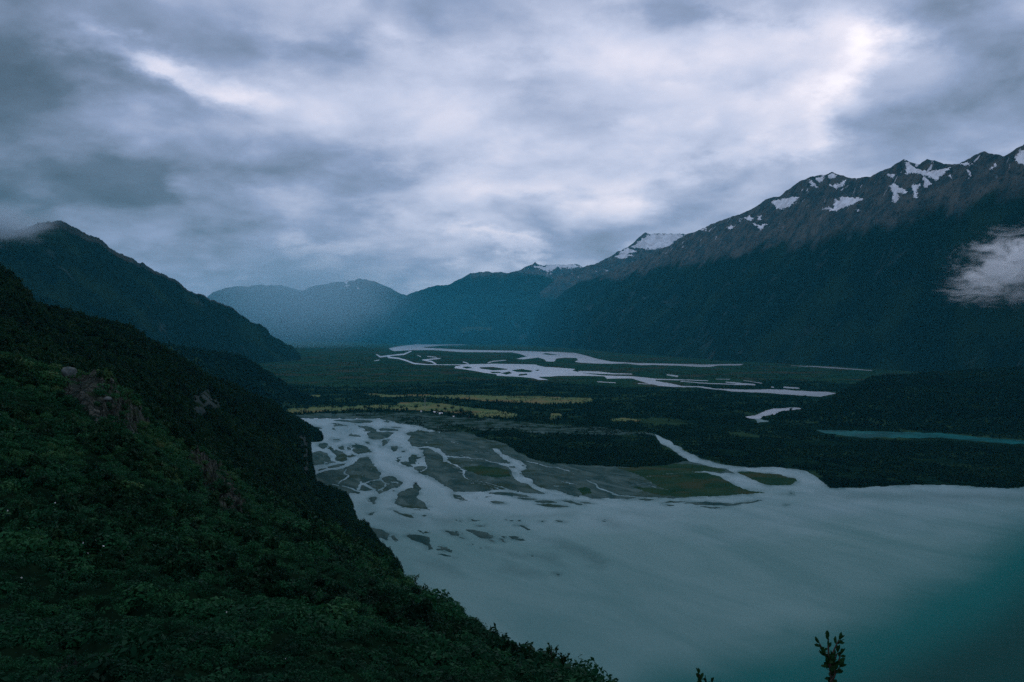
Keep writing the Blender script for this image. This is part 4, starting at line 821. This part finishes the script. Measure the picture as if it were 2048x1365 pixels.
def box_vf(x0, x1, y0, y1, z0, z1):
    return [(x0, y0, z0), (x1, y0, z0), (x1, y1, z0), (x0, y1, z0), (x0, y0, z1), (x1, y0, z1), (x1, y1, z1), (x0, y1, z1)], [(0, 3, 2, 1), (4, 5, 6, 7), (0, 1, 5, 4), (1, 2, 6, 5), (2, 3, 7, 6), (3, 0, 4, 7)]
def shed(a, b, wid, dep, hh, rot, label):
    (px, py), = A8([(a, b)]); D = gd(py)
    e = thing('farm_shed', label, 'shed', ((px - 1024) / F * D, D, 0.9), 'white sheds on the gravel'); e.rotation_euler.z = rot
    h2 = hh + dep * 0.22
    V = [(-wid/2, -dep/2, 0), (wid/2, -dep/2, 0), (wid/2, dep/2, 0), (-wid/2, dep/2, 0), (-wid/2, -dep/2, hh), (wid/2, -dep/2, hh), (wid/2, dep/2, hh), (-wid/2, dep/2, hh), (-wid/2, 0, h2), (wid/2, 0, h2)]
    me = bpy.data.meshes.new('wall'); me.from_pydata(V, [], [(0, 1, 5, 4), (2, 3, 7, 6), (1, 2, 6, 9, 5), (3, 0, 4, 8, 7)]); me.materials.append(M_white)
    o = bpy.data.objects.new('wall', me); C.objects.link(o); o.parent = e
    ov = 0.5; zt = hh - ov * 0.44
    RV = [(-wid/2-ov, -dep/2-ov, zt+.05), (wid/2+ov, -dep/2-ov, zt+.05), (wid/2+ov, 0, h2+.08), (-wid/2-ov, 0, h2+.08), (wid/2+ov, dep/2+ov, zt+.05), (-wid/2-ov, dep/2+ov, zt+.05)]
    RV2 = RV + [(x, y, z + .18) for x, y, z in RV]
    me = bpy.data.meshes.new('roof'); me.from_pydata(RV2, [], [(6, 7, 8, 9), (9, 8, 10, 11), (0, 3, 2, 1), (3, 5, 4, 2), (0, 1, 7, 6), (4, 5, 11, 10), (1, 2, 8, 7), (2, 4, 10, 8), (0, 6, 9, 3), (3, 9, 11, 5)]); me.materials.append(M_white)
    o = bpy.data.objects.new('roof', me); C.objects.link(o); o.parent = e
    v, f = box_vf(-wid*.12, wid*.12, -dep/2-.12, -dep/2+.05, 0, hh*.8); mesh_np('door', v, f, M_door, smooth=False, parent=e)
shed(1470, 256, 12, 8, 3.4, 0.25, 'white gabled shed on the gravel below the meadow, left of two')
shed(1520, 266, 10, 7, 3.4, 0.15, 'white gabled shed on the gravel below the meadow, right of two')
shed(1636, 290, 4.5, 3.5, 2.2, 0.4, 'tiny white hut on the gravel right of the two sheds')
shed(1346, 243, 4.0, 3.0, 2.2, -0.2, 'tiny white hut at the meadow edge left of the two sheds')
# lattice mast
(px, py), = A8([(1380, 225)]); D = gd(py)
e = thing('lattice_mast', 'thin grey lattice mast standing in the yellow meadow', 'mast', ((px - 1024) / F * D, D, 0.8))
mh = 36.0
def bar(V, Fc, a, b, r):
    a = np.array(a, float); b = np.array(b, float); d = b - a; d /= np.linalg.norm(d); s = np.cross(d, [0.3, 0.9, 0.2]); s /= np.linalg.norm(s); t = np.cross(d, s); q = len(V)
    for c_ in (a, b): V += [c_ + s * r, c_ + t * r, c_ - s * r, c_ - t * r]
    for k in range(4): Fc.append((q + k, q + (k + 1) % 4, q + 4 + (k + 1) % 4, q + 4 + k))
def wid(z): return 2.6 * (1 - z / mh) + 0.35
for sx_, sy_ in ((1, 1), (1, -1), (-1, 1), (-1, -1)):
    V, Fc = [], []; bar(V, Fc, (sx_ * wid(0), sy_ * wid(0), -0.3), (sx_ * wid(mh), sy_ * wid(mh), mh), 0.12); mesh_np('leg', V, Fc, M_steel, smooth=False, parent=e)
V, Fc = [], []
zs = np.linspace(1, mh, 12)
for z1, z2 in zip(zs[:-1], zs[1:]):
    for (a, b), (c_, d_) in (((1, 1), (1, -1)), ((1, -1), (-1, -1)), ((-1, -1), (-1, 1)), ((-1, 1), (1, 1))):
        bar(V, Fc, (a * wid(z1), b * wid(z1), z1), (c_ * wid(z2), d_ * wid(z2), z2), 0.07); bar(V, Fc, (a * wid(z2), b * wid(z2), z2), (c_ * wid(z2), d_ * wid(z2), z2), 0.07)
mesh_np('bracing', V, Fc, M_steel, smooth=False, parent=e)
for z in (27, 31, 35):
    V, Fc = [], []; bar(V, Fc, (-4.2, 0, z), (4.2, 0, z), 0.14); bar(V, Fc, (-4.2, 0, z), (0, 0, z + 1.3), 0.08); bar(V, Fc, (4.2, 0, z), (0, 0, z + 1.3), 0.08); mesh_np('crossarm', V, Fc, M_steel, smooth=False, parent=e)

def ray(px, py, bvh):
    d = Vector(((px - 1024) / F, 1, -(py - HZ) / F)); h = bvh.ray_cast(Vector((0, 0, H)), d.normalized())[0]
    return h
def boulder(px, py, wpx, label, flat=0.75, seed=0):
    h = ray(px, py, bvhA)
    if h is None: return
    r = wpx / 2 / F * h.y
    bm = bmesh.new(); bmesh.ops.create_icosphere(bm, subdivisions=4, radius=1)
    n = np.array([v_.co[:] for v_ in bm.verts]); 
    dd = fbm(n[:, 0] * 1.1 + n[:, 2] * .7 + seed, n[:, 1] * 1.1 - n[:, 2] * .6, 500 + seed, 4, .55) * 0.45
    pl = np.ones(len(n))
    rr = np.random.default_rng(seed)
    for k in range(9):
        a = rr.normal(size=3); a /= np.linalg.norm(a); pl = np.minimum(pl, 0.82 / np.maximum(n @ a, 0.2))
    for v_, s_ in zip(bm.verts, (pl + dd * .5)): v_.co = Vector((v_.co.x * s_ * r, v_.co.y * s_ * r * .9, v_.co.z * s_ * r * flat))
    me = bpy.data.meshes.new('boulder'); bm.to_mesh(me); bm.free(); me.materials.append(M_boulder)
    o = bpy.data.objects.new('boulder', me); C.objects.link(o); o.location = h + Vector((0, 0, r * flat * .35)); tag(o, label, 'boulder')
    return o
boulder(138, 752, 34, 'large pale rounded boulder at the top of the bare rock outcrop', 0.85, 3)
boulder(57, 742, 12, 'small pale stone left of the large pale boulder', 0.8, 5)
boulder(268, 872, 18, 'pale brown boulder at the lower end of the bare rock outcrop', 0.6, 8)
boulder(215, 800, 16, 'grey block in the middle of the bare rock outcrop', 0.6, 9)
boulder(372, 862, 12, 'small grey stone on the crest right of the rock outcrop', 0.8, 11)

# white flower heads in the shrubs
fl = None
FL = [(38, 535), (330, 495), (268, 497), (473, 548), (103, 858), (400, 690), (460, 680), (500, 705), (425, 740), (1380, 1250), (1095, 1025), (1145, 1025), (1185, 597), (545, 465)]
FLX = sorted(p[0] for p in FL)
for i, (a, b) in enumerate(FL):
    px, py = a / 2.416, 800 + b / 2.416; h = ray(px, py, bvhA)
    if h is None: continue
    p = Vector((0, 0, H)).lerp(h, 1 - min(0.12, 2.2 / h.y)); sz = 2.7 / F * p.y
    if fl is None:
        V, Fc = [], []
        for hd in range(4):
            c0 = np.array([random.uniform(-.5, .5), random.uniform(-.5, .5), random.uniform(-.4, .4)])
            for k in range(6):
                an = 6.283 * k / 6 + hd; d = np.array([math.cos(an), math.sin(an) * .8, math.sin(an) * .6]); s_ = np.array([-math.sin(an), math.cos(an), 0.2]); q = len(V)
                V += [c0, c0 + d * .3 + s_ * .14, c0 + d * .55, c0 + d * .3 - s_ * .14]; Fc.append((q, q + 1, q + 2, q + 3))
        fl = mesh_np('white_flower', V, Fc, M_petal, smooth=False); o = fl
    else:
        o = fl.copy(); C.objects.link(o)
    o.location = p; o.scale = (sz,) * 3; o.rotation_euler = (random.random(), random.random(), random.random() * 6)
    tag(o, 'small white flower head among dark shrubs of the near hillside, %s from the left' % ORD[FLX.index(a)], 'flower', 'white flowers in the shrubs')

# leafy shoots rising in front of the lake
def shoot(px, py_top, D, height, label, nleaf=46, leaf=0.055, spread=0.35, nbr=6, seed=0, group='leafy shoots in front of the lake', base=None):
    r = np.random.default_rng(seed)
    top = at(px, py_top, D)
    e = thing('leafy_shoot', label, 'shrub', (top[0], top[1], top[2] - height), group)
    V, Fc = [], []; LV, LF = [], []
    def leaf_at(p, d, L):
        d = d / np.linalg.norm(d); s_ = np.cross(d, r.normal(size=3)); s_ /= np.linalg.norm(s_); nn = np.cross(d, s_); W = L * r.uniform(.2, .27); q = len(LV)
        cup = nn * L * r.uniform(.02, .1)
        LV.extend([p, p + d * L * .3 + s_ * W * .85 + cup, p + d * L * .68 + s_ * W + cup, p + d * L - nn * L * .06, p + d * L * .68 - s_ * W + cup, p + d * L * .3 - s_ * W * .85 + cup, p + d * L * .5])
        for k in range(6): LF.append((q + 6, q + k, q + (k + 1) % 6))
    def branch(p0, p1, r0, r1, nl, lf0):
        p0 = np.array(p0, float); p1 = np.array(p1, float); pr = p0; n = 6
        bend = r.normal(size=3) * 0.06 * np.linalg.norm(p1 - p0)
        for k in range(1, n + 1):
            t = k / n; p = p0 + (p1 - p0) * t + bend * math.sin(math.pi * t)
            rad = r0 + (r1 - r0) * t
            a = pr; d = (p - a) / np.linalg.norm(p - a); s_ = np.cross(d, [.2, .9, .3]); s_ /= np.linalg.norm(s_); tt = np.cross(d, s_); q = len(V)
            for c_, rr in ((a, r0 + (r1 - r0) * (t - 1 / n)), (p, rad)):
                for m_ in range(6): an = 6.283 * m_ / 6; V.append(c_ + s_ * math.cos(an) * rr + tt * math.sin(an) * rr)
            for m_ in range(6): Fc.append((q + m_, q + (m_ + 1) % 6, q + 6 + (m_ + 1) % 6, q + 6 + m_))
            pr = p
        dmain = (p1 - p0) / np.linalg.norm(p1 - p0)
        for k in range(nl):
            t = lf0 + (1 - lf0) * r.random(); p = p0 + (p1 - p0) * t + bend * math.sin(math.pi * t)
            leaf_at(p, dmain * r.uniform(.3, 1.1) + r.normal(size=3) * .6, leaf * r.uniform(.65, 1.25))
        leaf_at(p1, dmain, leaf * 1.1); leaf_at(p1, dmain + r.normal(size=3) * .3, leaf)
    mt_ = height
    branch((0, 0, 0), (0.0, 0, mt_ * .84), 0.022 * height / 1.5, 0.008 * height / 1.5, nleaf // 4, .78)
    vis = 0.23
    for k in range(nbr):
        z0 = mt_ * (.83 - vis * r.uniform(0, .65)); an = r.uniform(0, 6.283) if k > 1 else (0.1 if k else 3.0)
        ln = vis * mt_ * r.uniform(.35, .62); d = np.array([math.cos(an) * spread * 1.2, math.sin(an) * spread, .9])
        p1 = np.array([0, 0, z0]) + d / np.linalg.norm(d) * ln
        p1[2] = min(p1[2], mt_ * r.uniform(.94, 1.0))
        branch((0, 0, z0), p1, 0.009, 0.004, nleaf // nbr, .25)
    e.location.z = top[2] - max(p[2] for p in LV)
    mesh_np('stem', V, Fc, M_bark, parent=e); mesh_np('foliage', LV, LF, M_shoot, smooth=False, parent=e)
M_shoot = leaf_mat('shoot_leaves', [(0.0, (0.006, 0.030, 0.010)), (0.5, (0.014, 0.050, 0.016)), (1.0, (0.04, 0.085, 0.024))])
shoot(1662, 1270, 6.0, 1.35, 'tall leafy shoot standing alone in front of the lake', 62, 0.054, .5, 10, 1)
shoot(1417, 1336, 6.5, 1.35, 'small leafy shoot tip just showing left of the tall shoot', 46, 0.05, .3, 7, 4)
for i, (px, py, D, hh, lb) in enumerate([(1055, 1283, 52, 3.4, 'thin twiggy shoot on the crest of the slope, leftmost of the crest shoots'), (1103, 1288, 44, 3.4, 'bushy twig shoot on the crest of the slope with several stems'), (1128, 1302, 41, 2.8, 'short bushy shoot on the crest just right of the many-stemmed one'), (978, 1256, 84, 3.6, 'bare twig leaning out over the lake from the rocky crest')]):
    shoot(px, py, D, hh, lb, 110, 0.13, .6, 12, 20 + i, 'twiggy shoots on the slope crest')
shoot(833, 1148, 190, 6.0, 'small lone treetop poking above the slope edge against the lake', 70, 0.3, .6, 10, 40, 'twiggy shoots on the slope crest')

# ------------------------------------------------------------------ air: haze, low clouds, rain
def vol_mat(name, color, dens, aniso=0.0, build=None):
    m_ = bpy.data.materials.new(name); m_.use_nodes = True; t = m_.node_tree
    t.nodes.remove(t.nodes['Principled BSDF']); nb = NB(t)
    pv = nb.n('ShaderNodeVolumePrincipled'); pv.inputs['Color'].default_value = (*color, 1); pv.inputs['Density'].default_value = dens; pv.inputs['Anisotropy'].default_value = aniso
    if build: nb.put(pv.inputs['Density'], build(nb))
    t.links.new(pv.outputs[0], t.nodes['Material Output'].inputs['Volume'])
    return m_
M_haze = vol_mat('valley_haze', (0.08, 0.70, 0.94), 1.5e-5)
v, f = box_vf(-40000, 40000, -8000, 36000, -8, 2150)
hz = mesh_np('haze', v, f, M_haze, smooth=False); tag(hz, 'thin blue haze filling the whole valley', 'haze', kind='stuff')

def puff(name, px, py, D, rx, ry, rz, dens, label, scale, thr, seed=0.0, color=(0.9, 0.93, 0.96), soft=True, stretch=(1, 1, 1)):
    def b(nb):
        tcn = nb.n('ShaderNodeTexCoord'); o_ = tcn.outputs['Object']
        ln = nb.n('ShaderNodeVectorMath', operation='LENGTH'); nb.put(ln.inputs[0], o_)
        mp = nb.n('ShaderNodeMapping'); nb.put(mp.inputs[0], o_); mp.inputs['Scale'].default_value = stretch; mp.inputs['Location'].default_value = (seed, seed * .3, 0)
        n = nb.noise(mp.outputs[0], scale, 8, 0.68, 1.8)
        fall = nb.ss(ln.outputs['Value'], 0.05, 0.97, 1.0, 0.0)
        x = nb.ss(nb.m('ADD', nb.m('MULTIPLY', fall, 0.34), n), thr, thr + 0.22)
        return nb.m('MULTIPLY', nb.m('MULTIPLY', x, fall), dens)
    m_ = vol_mat(name + '_vapour', color, dens, 0.2, b)
    bm = bmesh.new(); bmesh.ops.create_icosphere(bm, subdivisions=3, radius=1.0)
    me = bpy.data.meshes.new(name); bm.to_mesh(me); bm.free(); me.materials.append(m_)
    o = bpy.data.objects.new(name, me); C.objects.link(o); o.location = at(px, py, D); o.scale = (rx, ry, rz); tag(o, label, 'cloud', kind='stuff')
    return o
puff('low_cloud', 2030, 530, 3000, 430, 330, 260, 0.034, 'torn white cloud hanging before the dark right mountain', 3.0, 0.745, 7.7, color=(0.98, 0.985, 0.99), stretch=(0.85, 1, 1.25))
puff('cloud_wisp', 1955, 580, 3050, 300, 240, 150, 0.016, 'thin mist wisp trailing below the torn white cloud', 3.2, 0.76, 4.4, color=(0.97, 0.98, 0.99), stretch=(0.7, 1, 1.6))
puff('summit_mist', -15, 448, 4900, 520, 380, 190, 0.0085, 'grey mist over the left mountain top', 1.6, 0.60, 5.1, (0.66, 0.76, 0.82))
puff('rain_shower', 600, 590, 13000, 2300, 1800, 1150, 0.00062, 'pale rain shower falling in the far valley', 0.8, 0.42, 8.0, (0.62, 0.84, 0.94))
puff('rain_veil', 860, 650, 14500, 6800, 4300, 1500, 0.000045, 'thin blue veil of rain across the far end of the valley', 0.5, 0.05, 3.0, (0.10, 0.70, 0.94))
